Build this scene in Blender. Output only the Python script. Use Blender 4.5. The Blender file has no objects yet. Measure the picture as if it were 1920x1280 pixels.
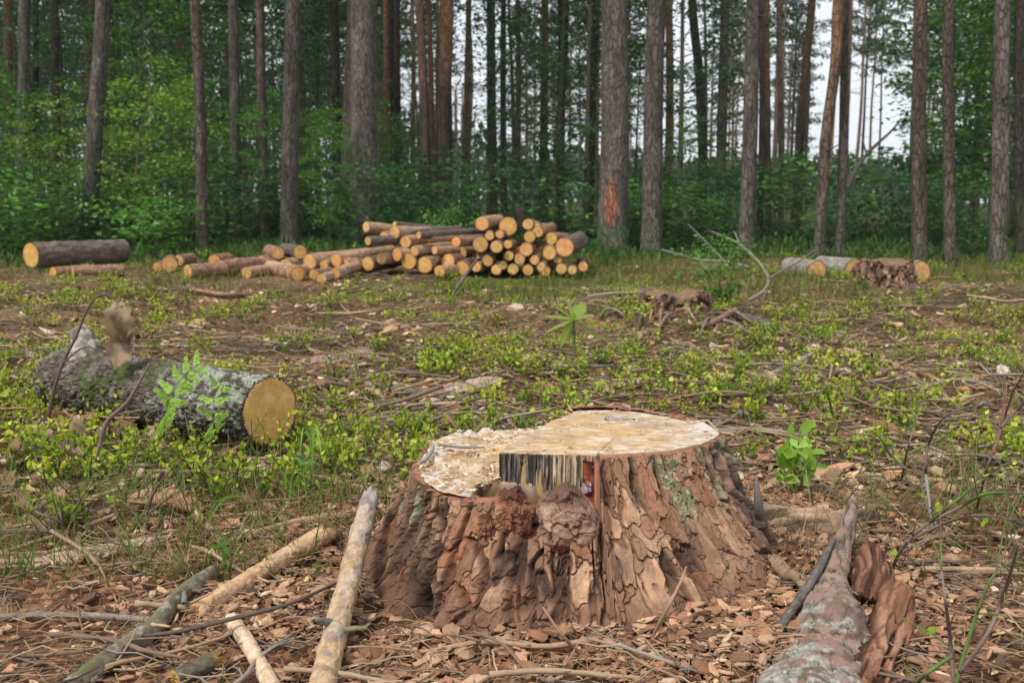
import bpy, math, random
import numpy as np

SC = bpy.context.scene
COL = SC.collection
R = math.radians

# ------------------------------------------------------------------ camera
CAM_H = 0.75
PITCH = R(8.08)
FPX = 1867.0                       # focal length in photo pixels (35 mm on 36 mm sensor)
cam_d = bpy.data.cameras.new('camera')
cam = bpy.data.objects.new('camera', cam_d)
COL.objects.link(cam)
cam.location = (0, 0, CAM_H)
cam.rotation_euler = (math.pi / 2 - PITCH, 0, 0)
cam_d.sensor_width = 36
cam_d.lens = 35.0
cam_d.clip_start = 0.05
cam_d.clip_end = 2000
cam_d.dof.use_dof = True
cam_d.dof.focus_distance = 1.95
cam_d.dof.aperture_fstop = 8.0
SC.camera = cam

# ------------------------------------------------------------------ light
SUN_EL, SUN_AZ = R(52), R(-140)    # azimuth clockwise from +Y: behind the camera, over its shoulder
world = bpy.data.worlds.new('World')
SC.world = world
world.use_nodes = True
wt = world.node_tree
wt.nodes.clear()
w_out = wt.nodes.new('ShaderNodeOutputWorld')
w_bg = wt.nodes.new('ShaderNodeBackground')
w_sky = wt.nodes.new('ShaderNodeTexSky')
w_sky.sky_type = 'NISHITA'
w_sky.sun_disc = False
w_sky.sun_elevation = SUN_EL
w_sky.sun_rotation = SUN_AZ
w_sky.air_density = 1.0
w_sky.dust_density = 3.0
w_mix = wt.nodes.new('ShaderNodeMix'); w_mix.data_type = 'RGBA'
w_noise = wt.nodes.new('ShaderNodeTexNoise')
w_noise.inputs['Scale'].default_value = 2.5
w_noise.inputs['Detail'].default_value = 6
w_map = wt.nodes.new('ShaderNodeMapRange')
w_map.inputs['From Min'].default_value = 0.3
w_map.inputs['From Max'].default_value = 0.7
w_map.inputs['To Min'].default_value = 0.78
w_map.inputs['To Max'].default_value = 0.97
wt.links.new(w_noise.outputs['Fac'], w_map.inputs['Value'])
wt.links.new(w_map.outputs['Result'], w_mix.inputs['Factor'])
wt.links.new(w_sky.outputs['Color'], w_mix.inputs['A'])
w_mix.inputs['B'].default_value = (10.6, 11.1, 11.7, 1)    # cloud deck
wt.links.new(w_mix.outputs['Result'], w_bg.inputs['Color'])
w_bg.inputs['Strength'].default_value = 0.084
wt.links.new(w_bg.outputs['Background'], w_out.inputs['Surface'])

sun_d = bpy.data.lights.new('sun', 'SUN')
sun_d.energy = 2.8
sun_d.angle = R(11)
sun_d.color = (1.0, 0.95, 0.87)
sun = bpy.data.objects.new('sun', sun_d)
COL.objects.link(sun)
sun.rotation_euler = (math.pi / 2 - SUN_EL, 0, math.pi - SUN_AZ)

SC.view_settings.view_transform = 'Standard'
SC.view_settings.look = 'None'
SC.view_settings.gamma = 1
SC.view_settings.exposure = 0.28
SC.cycles.use_denoising = True
SC.cycles.max_bounces = 6
SC.cycles.diffuse_bounces = 3
SC.cycles.transmission_bounces = 4
SC.cycles.transparent_max_bounces = 4
SC.cycles.use_adaptive_sampling = True
SC.cycles.adaptive_threshold = 0.012

# ------------------------------------------------------------------ numeric helpers
rng = np.random.default_rng(11)
random.seed(5)


def A(*a):
    return np.array(a, dtype=np.float64)


def _h(x, y, z, s):
    m = np.uint64(0xFFFFFFFF)
    n = (x.astype(np.int64) * 374761393 + y.astype(np.int64) * 668265263 + z.astype(np.int64) * 1440662683 + s * 974711 + 12345).astype(np.uint64) & m
    n = ((n ^ (n >> np.uint64(13))) * np.uint64(1274126177)) & m
    n = ((n ^ (n >> np.uint64(15))) * np.uint64(2246822519)) & m
    return ((n ^ (n >> np.uint64(16))) & m).astype(np.float64) / 4294967295.0


def vnoise(p, s=0):
    f = np.floor(p)
    t = p - f
    t = t * t * t * (t * (t * 6 - 15) + 10)
    i = f.astype(np.int64)
    out = 0.0
    for dx in (0, 1):
        wx = t[:, 0] if dx else 1 - t[:, 0]
        for dy in (0, 1):
            wy = t[:, 1] if dy else 1 - t[:, 1]
            for dz in (0, 1):
                wz = t[:, 2] if dz else 1 - t[:, 2]
                out = out + wx * wy * wz * _h(i[:, 0] + dx, i[:, 1] + dy, i[:, 2] + dz, s)
    return out


def fbm(p, octv=4, s=0, gain=0.5):
    out, a, tot = 0.0, 1.0, 0.0
    for k in range(octv):
        out = out + a * vnoise(p * (2.03 ** k) + k * 7.31, s + k)
        tot += a
        a *= gain
    return out / tot


def worley(p, s=0):
    """F1, F2 and a random number of the nearest cell, in 3-D."""
    i = np.floor(p).astype(np.int64)
    f1 = np.full(len(p), 9.0); f2 = np.full(len(p), 9.0); cid = np.zeros(len(p))
    for dx in (-1, 0, 1):
        for dy in (-1, 0, 1):
            for dz in (-1, 0, 1):
                cx, cy, cz = i[:, 0] + dx, i[:, 1] + dy, i[:, 2] + dz
                q0 = cx + _h(cx, cy, cz, s); q1 = cy + _h(cx, cy, cz, s + 1); q2 = cz + _h(cx, cy, cz, s + 2)
                d = np.sqrt((q0 - p[:, 0]) ** 2 + (q1 - p[:, 1]) ** 2 + (q2 - p[:, 2]) ** 2)
                c = _h(cx, cy, cz, s + 3)
                near = d < f1
                f2 = np.where(near, f1, np.minimum(f2, d))
                cid = np.where(near, c, cid)
                f1 = np.where(near, d, f1)
    return f1, f2, cid


def plates(p, scale, seed, warp=.9, tilt=.45, rag=.22):
    """flat, slightly tilted scales with ragged borders: height 0..1, scale number, distance to the border"""
    q = p * np.asarray(scale, dtype=np.float64)
    w = np.stack([fbm(q * .9 + 3, 2, seed), fbm(q * .9 + 3, 2, seed + 2), fbm(q * .9 + 3, 2, seed + 4)], 1) - .5
    w2 = np.stack([vnoise(q * 4.3, seed + 6), vnoise(q * 4.3, seed + 7), vnoise(q * 4.3, seed + 8)], 1) - .5
    q = q + w * warp * 1.6 + w2 * rag * 1.4
    i = np.floor(q).astype(np.int64)
    n = len(q)
    f1 = np.full(n, 9.0); f2 = np.full(n, 9.0); cid = np.zeros(n); off = np.zeros((n, 3))
    for dx in (-1, 0, 1):
        for dy in (-1, 0, 1):
            for dz in (-1, 0, 1):
                cx, cy, cz = i[:, 0] + dx, i[:, 1] + dy, i[:, 2] + dz
                o = np.stack([cx + _h(cx, cy, cz, seed + 10), cy + _h(cx, cy, cz, seed + 11), cz + _h(cx, cy, cz, seed + 12)], 1) - q
                d = np.sqrt((o * o).sum(1))
                near = d < f1
                f2 = np.where(near, f1, np.minimum(f2, d))
                cid = np.where(near, _h(cx, cy, cz, seed + 13), cid)
                off[near] = o[near]
                f1 = np.where(near, d, f1)
    k = np.floor(cid * 9973).astype(np.int64)
    rv = np.stack([_h(k, k * 0, k * 0, 1), _h(k, k * 0, k * 0, 2), _h(k, k * 0, k * 0, 3)], 1) - .5
    h = .35 + .45 * (_h(k, k * 0, k * 0, 5) - .5) * 2 * .6 + tilt * (off * rv * 2).sum(1)
    return h, cid, f2 - f1


def sst(a, b, x):
    t = np.clip((x - a) / (b - a), 0, 1)
    return t * t * (3 - 2 * t)


def mixc(a, b, t):
    t = np.asarray(t)[..., None]
    return np.asarray(a) * (1 - t) + np.asarray(b) * t


def pick(palette, r):
    pal = np.asarray(palette, dtype=np.float64)
    return pal[np.minimum((r * len(pal)).astype(int), len(pal) - 1)]


def terrace(n, k, e=0.16):
    T = n * k
    fl = np.floor(T)
    return (fl + sst(0, e, T - fl)) / k, fl


def unit(v):
    v = np.asarray(v, dtype=np.float64)
    return v / (np.linalg.norm(v, axis=-1, keepdims=True) + 1e-12)


# ------------------------------------------------------------------ ground height and photo-pixel helpers
def gz(x, y):
    x = np.atleast_1d(np.asarray(x, dtype=np.float64)); y = np.atleast_1d(np.asarray(y, dtype=np.float64))
    z0 = np.zeros_like(x)
    far = sst(2.2, 6.0, y)
    z = 0.05 * (vnoise(np.stack([x * 1.3, y * 1.3, z0], 1), 3) - 0.5) * (0.5 + 1.4 * far)
    z += 0.06 * (vnoise(np.stack([x * 2.7, y * 2.7, z0], 1), 8) - 0.5) * far
    z += 0.16 * (vnoise(np.stack([x * 0.35, y * 0.35, z0], 1), 5) - 0.5) * far
    z += 0.022 * (vnoise(np.stack([x * 5, y * 5, z0], 1), 6) - 0.5)
    z += 0.035 * np.exp(-(((x - 0.13) / 0.62) ** 2 + ((y - 2.1) / 0.62) ** 2) ** 2)
    z += 0.10 * np.exp(-(((x - 1.10) / 0.75) ** 2 + ((y - 6.45) / 0.7) ** 2))
    z -= 0.03
    return z


def gz1(x, y):
    return float(gz(x, y)[0])


CP, SP = math.cos(PITCH), math.sin(PITCH)


def ray(px, py):
    a = (px - 960) / FPX
    b = -(py - 640) / FPX
    return A(a, CP + SP * b, -SP + CP * b)


def G(px, py, dz=0.0):
    """ground point seen at photo pixel"""
    d = ray(px, py)
    t = (CAM_H) / max(1e-4, -d[2])
    for _ in range(6):
        z = gz1(d[0] * t, d[1] * t) + dz
        t = (CAM_H - z) / max(1e-4, -d[2])
    return A(d[0] * t, d[1] * t, CAM_H + d[2] * t)


def at(px, py, Y):
    d = ray(px, py)
    t = Y / d[1]
    return A(d[0] * t, Y, CAM_H + d[2] * t)


# ------------------------------------------------------------------ mesh building
class MB:
    def __init__(self):
        self.v, self.f, self.c, self.n = [], [], [], 0

    def add(self, v, f, c):
        v = np.asarray(v, dtype=np.float64).reshape(-1, 3)
        c = np.asarray(c, dtype=np.float64)
        if c.ndim == 1:
            c = np.tile(c, (len(v), 1))
        if not isinstance(f, (list, tuple)):
            f = [f]
        for q in f:
            if len(q):
                self.f.append(np.asarray(q, dtype=np.int64) + self.n)
        self.v.append(v); self.c.append(c)
        self.n += len(v)
        return self

    def mesh(self, name, mats, origin=(0, 0, 0), smooth=True, midx=None):
        V = np.concatenate(self.v) - np.asarray(origin)
        C = np.concatenate(self.c)
        me = bpy.data.meshes.new(name)
        me.vertices.add(len(V))
        me.vertices.foreach_set('co', V.astype(np.float32).ravel())
        idx = np.concatenate([q.ravel() for q in self.f]).astype(np.int32)
        sizes = np.concatenate([np.full(len(q), q.shape[1]) for q in self.f])
        starts = np.concatenate([[0], np.cumsum(sizes)[:-1]]).astype(np.int32)
        me.loops.add(len(idx))
        me.loops.foreach_set('vertex_index', idx)
        me.polygons.add(len(sizes))
        me.polygons.foreach_set('loop_start', starts)
        me.polygons.foreach_set('use_smooth', np.full(len(sizes), bool(smooth)))
        ca = me.color_attributes.new('Col', 'FLOAT_COLOR', 'POINT')
        rgba = np.concatenate([np.clip(C, 0, 1), np.ones((len(C), 1))], 1).astype(np.float32)
        ca.data.foreach_set('color', rgba.ravel())
        for m in (mats if isinstance(mats, (list, tuple)) else [mats]):
            me.materials.append(m)
        me.update(calc_edges=True)
        me.validate()
        return me

    def build(self, name, mats, parent=None, origin=(0, 0, 0), smooth=True):
        o = bpy.data.objects.new(name, self.mesh(name, mats, origin, smooth))
        COL.objects.link(o)
        if parent is not None:
            o.parent = parent
        else:
            o.location = origin
        return o


def tag(o, label, cat, group=None, kind=None):
    o['label'] = label
    o['category'] = cat
    if group:
        o['group'] = group
    o['kind'] = kind or 'thing'
    return o


def empty(name, loc, label, cat, group=None):
    o = bpy.data.objects.new(name, None)
    o.empty_display_size = 0.1
    COL.objects.link(o)
    o.location = [float(q) for q in loc]
    return tag(o, label, cat, group)


def link_copy(o, parent=None):
    c = o.copy()
    COL.objects.link(c)
    if parent is not None:
        c.parent = parent
    return c


def grid_faces(nu, nv, wrap_u=False):
    """verts ordered [v][u]"""
    U = nu if wrap_u else nu - 1
    a = np.arange(U); b = np.arange(nv - 1)
    B, Aa = np.meshgrid(b, a, indexing='ij')
    A2 = (Aa + 1) % nu
    return np.stack([B * nu + Aa, B * nu + A2, (B + 1) * nu + A2, (B + 1) * nu + Aa], -1).reshape(-1, 4)


def resample(pts, n):
    pts = np.asarray(pts, dtype=np.float64)
    if len(pts) > 2:                      # Catmull-Rom for soft bends
        P = np.concatenate([[2 * pts[0] - pts[1]], pts, [2 * pts[-1] - pts[-2]]])
        out = []
        for i in range(len(pts) - 1):
            p0, p1, p2, p3 = P[i:i + 4]
            t = np.linspace(0, 1, 12, endpoint=False)[:, None]
            out.append(0.5 * (2 * p1 + (p2 - p0) * t + (2 * p0 - 5 * p1 + 4 * p2 - p3) * t ** 2 + (3 * p1 - p0 - 3 * p2 + p3) * t ** 3))
        pts = np.concatenate(out + [pts[-1:]])
    seg = np.linalg.norm(np.diff(pts, axis=0), axis=1)
    s = np.concatenate([[0], np.cumsum(seg)])
    q = np.linspace(0, s[-1], n)
    return np.stack([np.interp(q, s, pts[:, k]) for k in range(3)], 1), q


def frames(path):
    T = unit(np.gradient(path, axis=0))
    ref = A(0, 0, 1) if abs(T[0][2]) < 0.9 else A(1, 0, 0)
    N = np.zeros_like(T)
    n = unit(np.cross(np.cross(T[0], ref), T[0]))
    for i in range(len(T)):
        n = unit(n - T[i] * np.dot(n, T[i]))
        N[i] = n
    return T, N, np.cross(T, N)


def tube(pts, rad, sides=6, n=None, col=(0.2, 0.15, 0.1), cap=True):
    """plain tapered tube; returns verts, faces, colours"""
    if n is None:
        n = len(pts)
    path, q = resample(pts, n)
    r = np.interp(np.linspace(0, 1, n), np.linspace(0, 1, len(np.atleast_1d(rad))), np.atleast_1d(rad))
    T, N, B = frames(path)
    th = np.linspace(0, 2 * np.pi, sides, endpoint=False)
    V = path[:, None] + r[:, None, None] * (np.cos(th)[None, :, None] * N[:, None] + np.sin(th)[None, :, None] * B[:, None])
    V = V.reshape(-1, 3)
    F = [grid_faces(sides, n, True)]
    if cap:
        V = np.concatenate([V, path[:1], path[-1:]])
        a = np.arange(sides); b = (a + 1) % sides
        F.append(np.stack([np.full(sides, n * sides), b, a], 1))
        F.append(np.stack([np.full(sides, n * sides + 1), (n - 1) * sides + a, (n - 1) * sides + b], 1))
    return V, F, np.tile(np.asarray(col, dtype=np.float64), (len(V), 1))


# ------------------------------------------------------------------ materials
def nodes_of(name):
    m = bpy.data.materials.new(name)
    m.use_nodes = True
    t = m.node_tree
    t.nodes.clear()
    out = t.nodes.new('ShaderNodeOutputMaterial')
    return m, t, out


def attr_mat(name, rough=0.85, bump=0.3, bscale=60, vary=0.25, vscale=25, spec=0.25, stretch=(1, 1, 1), coat=0.0, objrand=0.0, bdist=0.004):
    """colour from the mesh's own painted kinds, broken up by fine noise, with a noise bump"""
    m, t, out = nodes_of(name)
    L = t.links
    p = t.nodes.new('ShaderNodeBsdfPrincipled')
    L.new(p.outputs[0], out.inputs['Surface'])
    at_ = t.nodes.new('ShaderNodeAttribute'); at_.attribute_name = 'Col'
    tc = t.nodes.new('ShaderNodeTexCoord')
    mp = t.nodes.new('ShaderNodeMapping'); mp.inputs['Scale'].default_value = stretch
    L.new(tc.outputs['Object'], mp.inputs['Vector'])
    nz = t.nodes.new('ShaderNodeTexNoise'); nz.inputs['Scale'].default_value = vscale; nz.inputs['Detail'].default_value = 6; nz.inputs['Roughness'].default_value = 0.7
    L.new(mp.outputs[0], nz.inputs['Vector'])
    mr = t.nodes.new('ShaderNodeMapRange')
    mr.inputs['From Min'].default_value = 0.25; mr.inputs['From Max'].default_value = 0.75
    mr.inputs['To Min'].default_value = 1 - vary; mr.inputs['To Max'].default_value = 1 + vary
    L.new(nz.outputs['Fac'], mr.inputs['Value'])
    last = mr.outputs[0]
    if objrand:
        oi = t.nodes.new('ShaderNodeObjectInfo')
        m2 = t.nodes.new('ShaderNodeMapRange'); m2.inputs['To Min'].default_value = 1 - objrand; m2.inputs['To Max'].default_value = 1 + objrand
        L.new(oi.outputs['Random'], m2.inputs['Value'])
        mm = t.nodes.new('ShaderNodeMath'); mm.operation = 'MULTIPLY'
        L.new(last, mm.inputs[0]); L.new(m2.outputs[0], mm.inputs[1])
        last = mm.outputs[0]
    vm = t.nodes.new('ShaderNodeVectorMath'); vm.operation = 'SCALE'
    L.new(at_.outputs['Color'], vm.inputs[0]); L.new(last, vm.inputs['Scale'])
    L.new(vm.outputs[0], p.inputs['Base Color'])
    p.inputs['Roughness'].default_value = rough
    p.inputs['Specular IOR Level'].default_value = spec
    p.inputs['Coat Weight'].default_value = coat
    if bump:
        nb = t.nodes.new('ShaderNodeTexNoise'); nb.inputs['Scale'].default_value = bscale; nb.inputs['Detail'].default_value = 8; nb.inputs['Roughness'].default_value = 0.65
        L.new(mp.outputs[0], nb.inputs['Vector'])
        bp = t.nodes.new('ShaderNodeBump'); bp.inputs['Strength'].default_value = bump; bp.inputs['Distance'].default_value = bdist
        L.new(nb.outputs['Fac'], bp.inputs['Height'])
        L.new(bp.outputs[0], p.inputs['Normal'])
    return m


def leaf_mat(name, trans=0.35, rough=0.5, objrand=0.2, spec=0.3):
    m, t, out = nodes_of(name)
    L = t.links
    p = t.nodes.new('ShaderNodeBsdfPrincipled')
    tr = t.nodes.new('ShaderNodeBsdfTranslucent')
    mx = t.nodes.new('ShaderNodeMixShader'); mx.inputs[0].default_value = trans
    at_ = t.nodes.new('ShaderNodeAttribute'); at_.attribute_name = 'Col'
    oi = t.nodes.new('ShaderNodeObjectInfo')
    m2 = t.nodes.new('ShaderNodeMapRange'); m2.inputs['To Min'].default_value = 1 - objrand; m2.inputs['To Max'].default_value = 1 + objrand
    L.new(oi.outputs['Random'], m2.inputs['Value'])
    vm = t.nodes.new('ShaderNodeVectorMath'); vm.operation = 'SCALE'
    L.new(at_.outputs['Color'], vm.inputs[0]); L.new(m2.outputs[0], vm.inputs['Scale'])
    L.new(vm.outputs[0], p.inputs['Base Color'])
    v2 = t.nodes.new('ShaderNodeVectorMath'); v2.operation = 'MULTIPLY'; v2.inputs[1].default_value = (1.15, 1.2, 0.7)
    L.new(vm.outputs[0], v2.inputs[0]); L.new(v2.outputs[0], tr.inputs['Color'])
    p.inputs['Roughness'].default_value = rough
    p.inputs['Specular IOR Level'].default_value = spec
    L.new(p.outputs[0], mx.inputs[1]); L.new(tr.outputs[0], mx.inputs[2])
    L.new(mx.outputs[0], out.inputs['Surface'])
    return m


def ground_mat():
    m, t, out = nodes_of('forest_soil')
    L = t.links
    p = t.nodes.new('ShaderNodeBsdfPrincipled')
    L.new(p.outputs[0], out.inputs['Surface'])
    at_ = t.nodes.new('ShaderNodeAttribute'); at_.attribute_name = 'Col'
    tc = t.nodes.new('ShaderNodeTexCoord')
    n1 = t.nodes.new('ShaderNodeTexNoise'); n1.inputs['Scale'].default_value = 22; n1.inputs['Detail'].default_value = 10; n1.inputs['Roughness'].default_value = 0.75
    vo = t.nodes.new('ShaderNodeTexVoronoi'); vo.inputs['Scale'].default_value = 60
    vo2 = t.nodes.new('ShaderNodeTexVoronoi'); vo2.inputs['Scale'].default_value = 28
    for q in (n1, vo, vo2):
        L.new(tc.outputs['Object'], q.inputs['Vector'])
    # each voronoi cell is one scrap of bark, leaf or soil with its own tone
    rp = t.nodes.new('ShaderNodeValToRGB')
    e = rp.color_ramp.elements
    e[0].position, e[0].color = 0.0, (0.35, 0.33, 0.31, 1)
    e[1].position, e[1].color = 1.0, (2.1, 1.9, 1.7, 1)
    k = e.new(0.55); k.color = (0.85, 0.8, 0.76, 1)
    sp = t.nodes.new('ShaderNodeSeparateColor')
    L.new(vo.outputs['Color'], sp.inputs[0])
    L.new(sp.outputs[0], rp.inputs[0])
    mr = t.nodes.new('ShaderNodeMapRange'); mr.inputs['From Min'].default_value = 0.3; mr.inputs['From Max'].default_value = 0.7; mr.inputs['To Min'].default_value = 0.6; mr.inputs['To Max'].default_value = 1.4
    L.new(n1.outputs['Fac'], mr.inputs['Value'])
    a = t.nodes.new('ShaderNodeVectorMath'); a.operation = 'MULTIPLY'
    L.new(at_.outputs['Color'], a.inputs[0]); L.new(rp.outputs[0], a.inputs[1])
    b = t.nodes.new('ShaderNodeVectorMath'); b.operation = 'SCALE'
    L.new(a.outputs[0], b.inputs[0]); L.new(mr.outputs[0], b.inputs['Scale'])
    L.new(b.outputs[0], p.inputs['Base Color'])
    p.inputs['Roughness'].default_value = 0.95
    p.inputs['Specular IOR Level'].default_value = 0.15
    ad = t.nodes.new('ShaderNodeMath'); ad.operation = 'ADD'
    L.new(n1.outputs['Fac'], ad.inputs[0]); L.new(sp.outputs[1], ad.inputs[1])
    bp = t.nodes.new('ShaderNodeBump'); bp.inputs['Strength'].default_value = 0.8; bp.inputs['Distance'].default_value = 0.008
    L.new(ad.outputs[0], bp.inputs['Height'])
    L.new(bp.outputs[0], p.inputs['Normal'])
    return m


def trunk_mat(name):
    """scaly pine bark on standing trunks: upright plates with furrows"""
    m, t, out = nodes_of(name)
    L = t.links
    p = t.nodes.new('ShaderNodeBsdfPrincipled')
    L.new(p.outputs[0], out.inputs['Surface'])
    at_ = t.nodes.new('ShaderNodeAttribute'); at_.attribute_name = 'Col'
    tc = t.nodes.new('ShaderNodeTexCoord')
    mp = t.nodes.new('ShaderNodeMapping'); mp.inputs['Scale'].default_value = (1, 1, 0.28)
    L.new(tc.outputs['Object'], mp.inputs['Vector'])
    nw = t.nodes.new('ShaderNodeTexNoise'); nw.inputs['Scale'].default_value = 9; nw.inputs['Detail'].default_value = 5
    L.new(mp.outputs[0], nw.inputs['Vector'])
    wa = t.nodes.new('ShaderNodeVectorMath'); wa.operation = 'SCALE'; wa.inputs['Scale'].default_value = 0.12
    L.new(nw.outputs['Color'], wa.inputs[0])
    wb = t.nodes.new('ShaderNodeVectorMath'); wb.operation = 'ADD'
    L.new(mp.outputs[0], wb.inputs[0]); L.new(wa.outputs[0], wb.inputs[1])
    vo = t.nodes.new('ShaderNodeTexVoronoi'); vo.feature = 'DISTANCE_TO_EDGE'; vo.inputs['Scale'].default_value = 26
    vc = t.nodes.new('ShaderNodeTexVoronoi'); vc.inputs['Scale'].default_value = 26
    L.new(wb.outputs[0], vo.inputs['Vector']); L.new(wb.outputs[0], vc.inputs['Vector'])
    ed = t.nodes.new('ShaderNodeMapRange'); ed.inputs['From Max'].default_value = 0.12; ed.inputs['To Min'].default_value = 0.45; ed.inputs['To Max'].default_value = 1.05
    L.new(vo.outputs['Distance'], ed.inputs['Value'])
    sp = t.nodes.new('ShaderNodeSeparateColor'); L.new(vc.outputs['Color'], sp.inputs[0])
    cr = t.nodes.new('ShaderNodeMapRange'); cr.inputs['To Min'].default_value = 0.75; cr.inputs['To Max'].default_value = 1.3
    L.new(sp.outputs[0], cr.inputs['Value'])
    mu = t.nodes.new('ShaderNodeMath'); mu.operation = 'MULTIPLY'
    L.new(ed.outputs[0], mu.inputs[0]); L.new(cr.outputs[0], mu.inputs[1])
    vm = t.nodes.new('ShaderNodeVectorMath'); vm.operation = 'SCALE'
    L.new(at_.outputs['Color'], vm.inputs[0]); L.new(mu.outputs[0], vm.inputs['Scale'])
    L.new(vm.outputs[0], p.inputs['Base Color'])
    p.inputs['Roughness'].default_value = 0.9
    p.inputs['Specular IOR Level'].default_value = 0.15
    bp = t.nodes.new('ShaderNodeBump'); bp.inputs['Strength'].default_value = 0.9; bp.inputs['Distance'].default_value = 0.02
    L.new(mu.outputs[0], bp.inputs['Height']); L.new(bp.outputs[0], p.inputs['Normal'])
    return m


M_SOIL = ground_mat()
M_BARK = attr_mat('stump_bark', 0.85, 0.7, 260, 0.28, 90, 0.2, bdist=0.003)
M_CUT = attr_mat('sawn_wood', 0.85, 0.5, 260, 0.14, 70, 0.15, bdist=0.002)
M_END = attr_mat('log_end_wood', 0.8, 0.15, 120, 0.10, 30, 0.15)
M_CHAR = attr_mat('stained_wood', 0.7, 0.5, 200, 0.2, 60, 0.3, stretch=(1, 1, 0.12), bdist=0.002)
M_RESIN = attr_mat('resin', 0.18, 0.15, 80, 0.2, 60, 0.6, coat=0.5)
M_LOGBARK = attr_mat('log_bark', 0.9, 0.5, 140, 0.25, 30, 0.15)
M_STICK = attr_mat('stick_bark', 0.8, 0.4, 160, 0.2, 60, 0.2, objrand=0.2, bdist=0.002)
M_FLAKE = attr_mat('bark_flakes', 0.85, 0.4, 120, 0.2, 60, 0.2, objrand=0.3, bdist=0.002)
M_DRY = leaf_mat('dry_leaf', 0.25, 0.75, 0.15, 0.15)
M_LITTER = attr_mat('litter', 0.9, 0.0, 10, 0.15, 30, 0.15)
M_TRUNK = trunk_mat('pine_bark')
M_BERRY = leaf_mat('bilberry_leaf', 0.4, 0.5, 0.22)
M_LEAF = leaf_mat('broad_leaf', 0.32, 0.5, 0.18)
M_NEEDLE = leaf_mat('pine_needle', 0.2, 0.6, 0.15)
M_GRASS = leaf_mat('grass_blade', 0.35, 0.5, 0.1)
M_WOODFAR = leaf_mat('far_foliage', 0.3, 0.7, 0.0)

# ------------------------------------------------------------------ ground (one sheet to the horizon)
def build_ground():
    def axis(lo, hi, n, c, k):
        s = np.linspace(math.asinh((lo - c) / k), math.asinh((hi - c) / k), n)
        return c + k * np.sinh(s)
    xs = axis(-230, 230, 560, 0.1, 0.55)
    ys = axis(-45, 280, 640, 1.9, 0.55)
    X, Y = np.meshgrid(xs, ys)
    x, y = X.ravel(), Y.ravel()
    z = gz(x, y)
    z0 = np.zeros_like(x)
    nf = np.exp(-(np.maximum(y - 2, 0) / 6) ** 2)
    p = np.stack([x, y, z0], 1)
    z = z + 0.018 * (fbm(p * 14, 3, 21) - 0.5) * nf + 0.008 * (vnoise(p * 60, 31) - 0.5) * nf
    g = fbm(p * 0.9, 3, 41); h = fbm(p * 3.5, 3, 51)
    soil = mixc((0.105, 0.056, 0.034), (0.19, 0.105, 0.062), sst(0.35, 0.65, h))
    soil = mixc(soil, (0.06, 0.04, 0.027), sst(0.58, 0.75, g) * 0.7)
    moss = mixc((0.085, 0.095, 0.025), (0.14, 0.14, 0.03), h)
    band = sst(7.5, 9.5, y) * (1 - 0.6 * sst(11, 14, y)) * sst(0.42, 0.6, g) * 0.8
    soil = mixc(soil, moss, band)
    soil = mixc(soil, (0.05, 0.07, 0.02), sst(12, 16, y) * 0.7)
    soil = soil * (1 + (A(.92, 1.10, 1.05) - 1)[None] * sst(3, 6, y)[:, None])
    r = np.hypot((x - 0.13) / 0.75, (y - 2.0) / 0.7)
    soil = mixc(soil, (0.15, 0.075, 0.045), (1 - sst(0.7, 1.3, r)) * 0.8)
    b = MB().add(np.stack([x, y, z], 1), grid_faces(len(xs), len(ys)), soil)
    o = b.build('ground', M_SOIL)
    o['kind'] = 'structure'


build_ground()

# ------------------------------------------------------------------ the big stump
STC = A(0.115, 2.07, 0.0)
ZL, ZU = 0.207, 0.262
_tl = np.radians(A(93, 115, 140, 175, 203, 226, 243, 260, 276, 284, 301, 314, 334, 355, 393, 416, 438, 448))
_rl = A(.285, .30, .36, .325, .350, .385, .375, .362, .355, .222, .243, .268, .305, .345, .345, .338, .30, .29)


def r_top(th):
    return np.interp(np.mod(th, 2 * np.pi), np.mod(_tl, 2 * np.pi)[np.argsort(np.mod(_tl, 2 * np.pi))],
                     _rl[np.argsort(np.mod(_tl, 2 * np.pi))], period=2 * np.pi)


_tb = np.radians(A(40, 90, 140, 180, 205, 214, 228, 240, 250, 270, 300, 316, 328, 345, 360))
_rb = A(.44, .42, .44, .44, .455, .475, .505, .475, .45, .42, .425, .44, .465, .45, .455)


def r_base(th):
    return np.interp(np.mod(th, 2 * np.pi), _tb, _rb, period=2 * np.pi)


def is_upper(th):
    a = np.mod(th + np.radians(80), 2 * np.pi)
    return a < np.radians(80 + 84)


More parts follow.
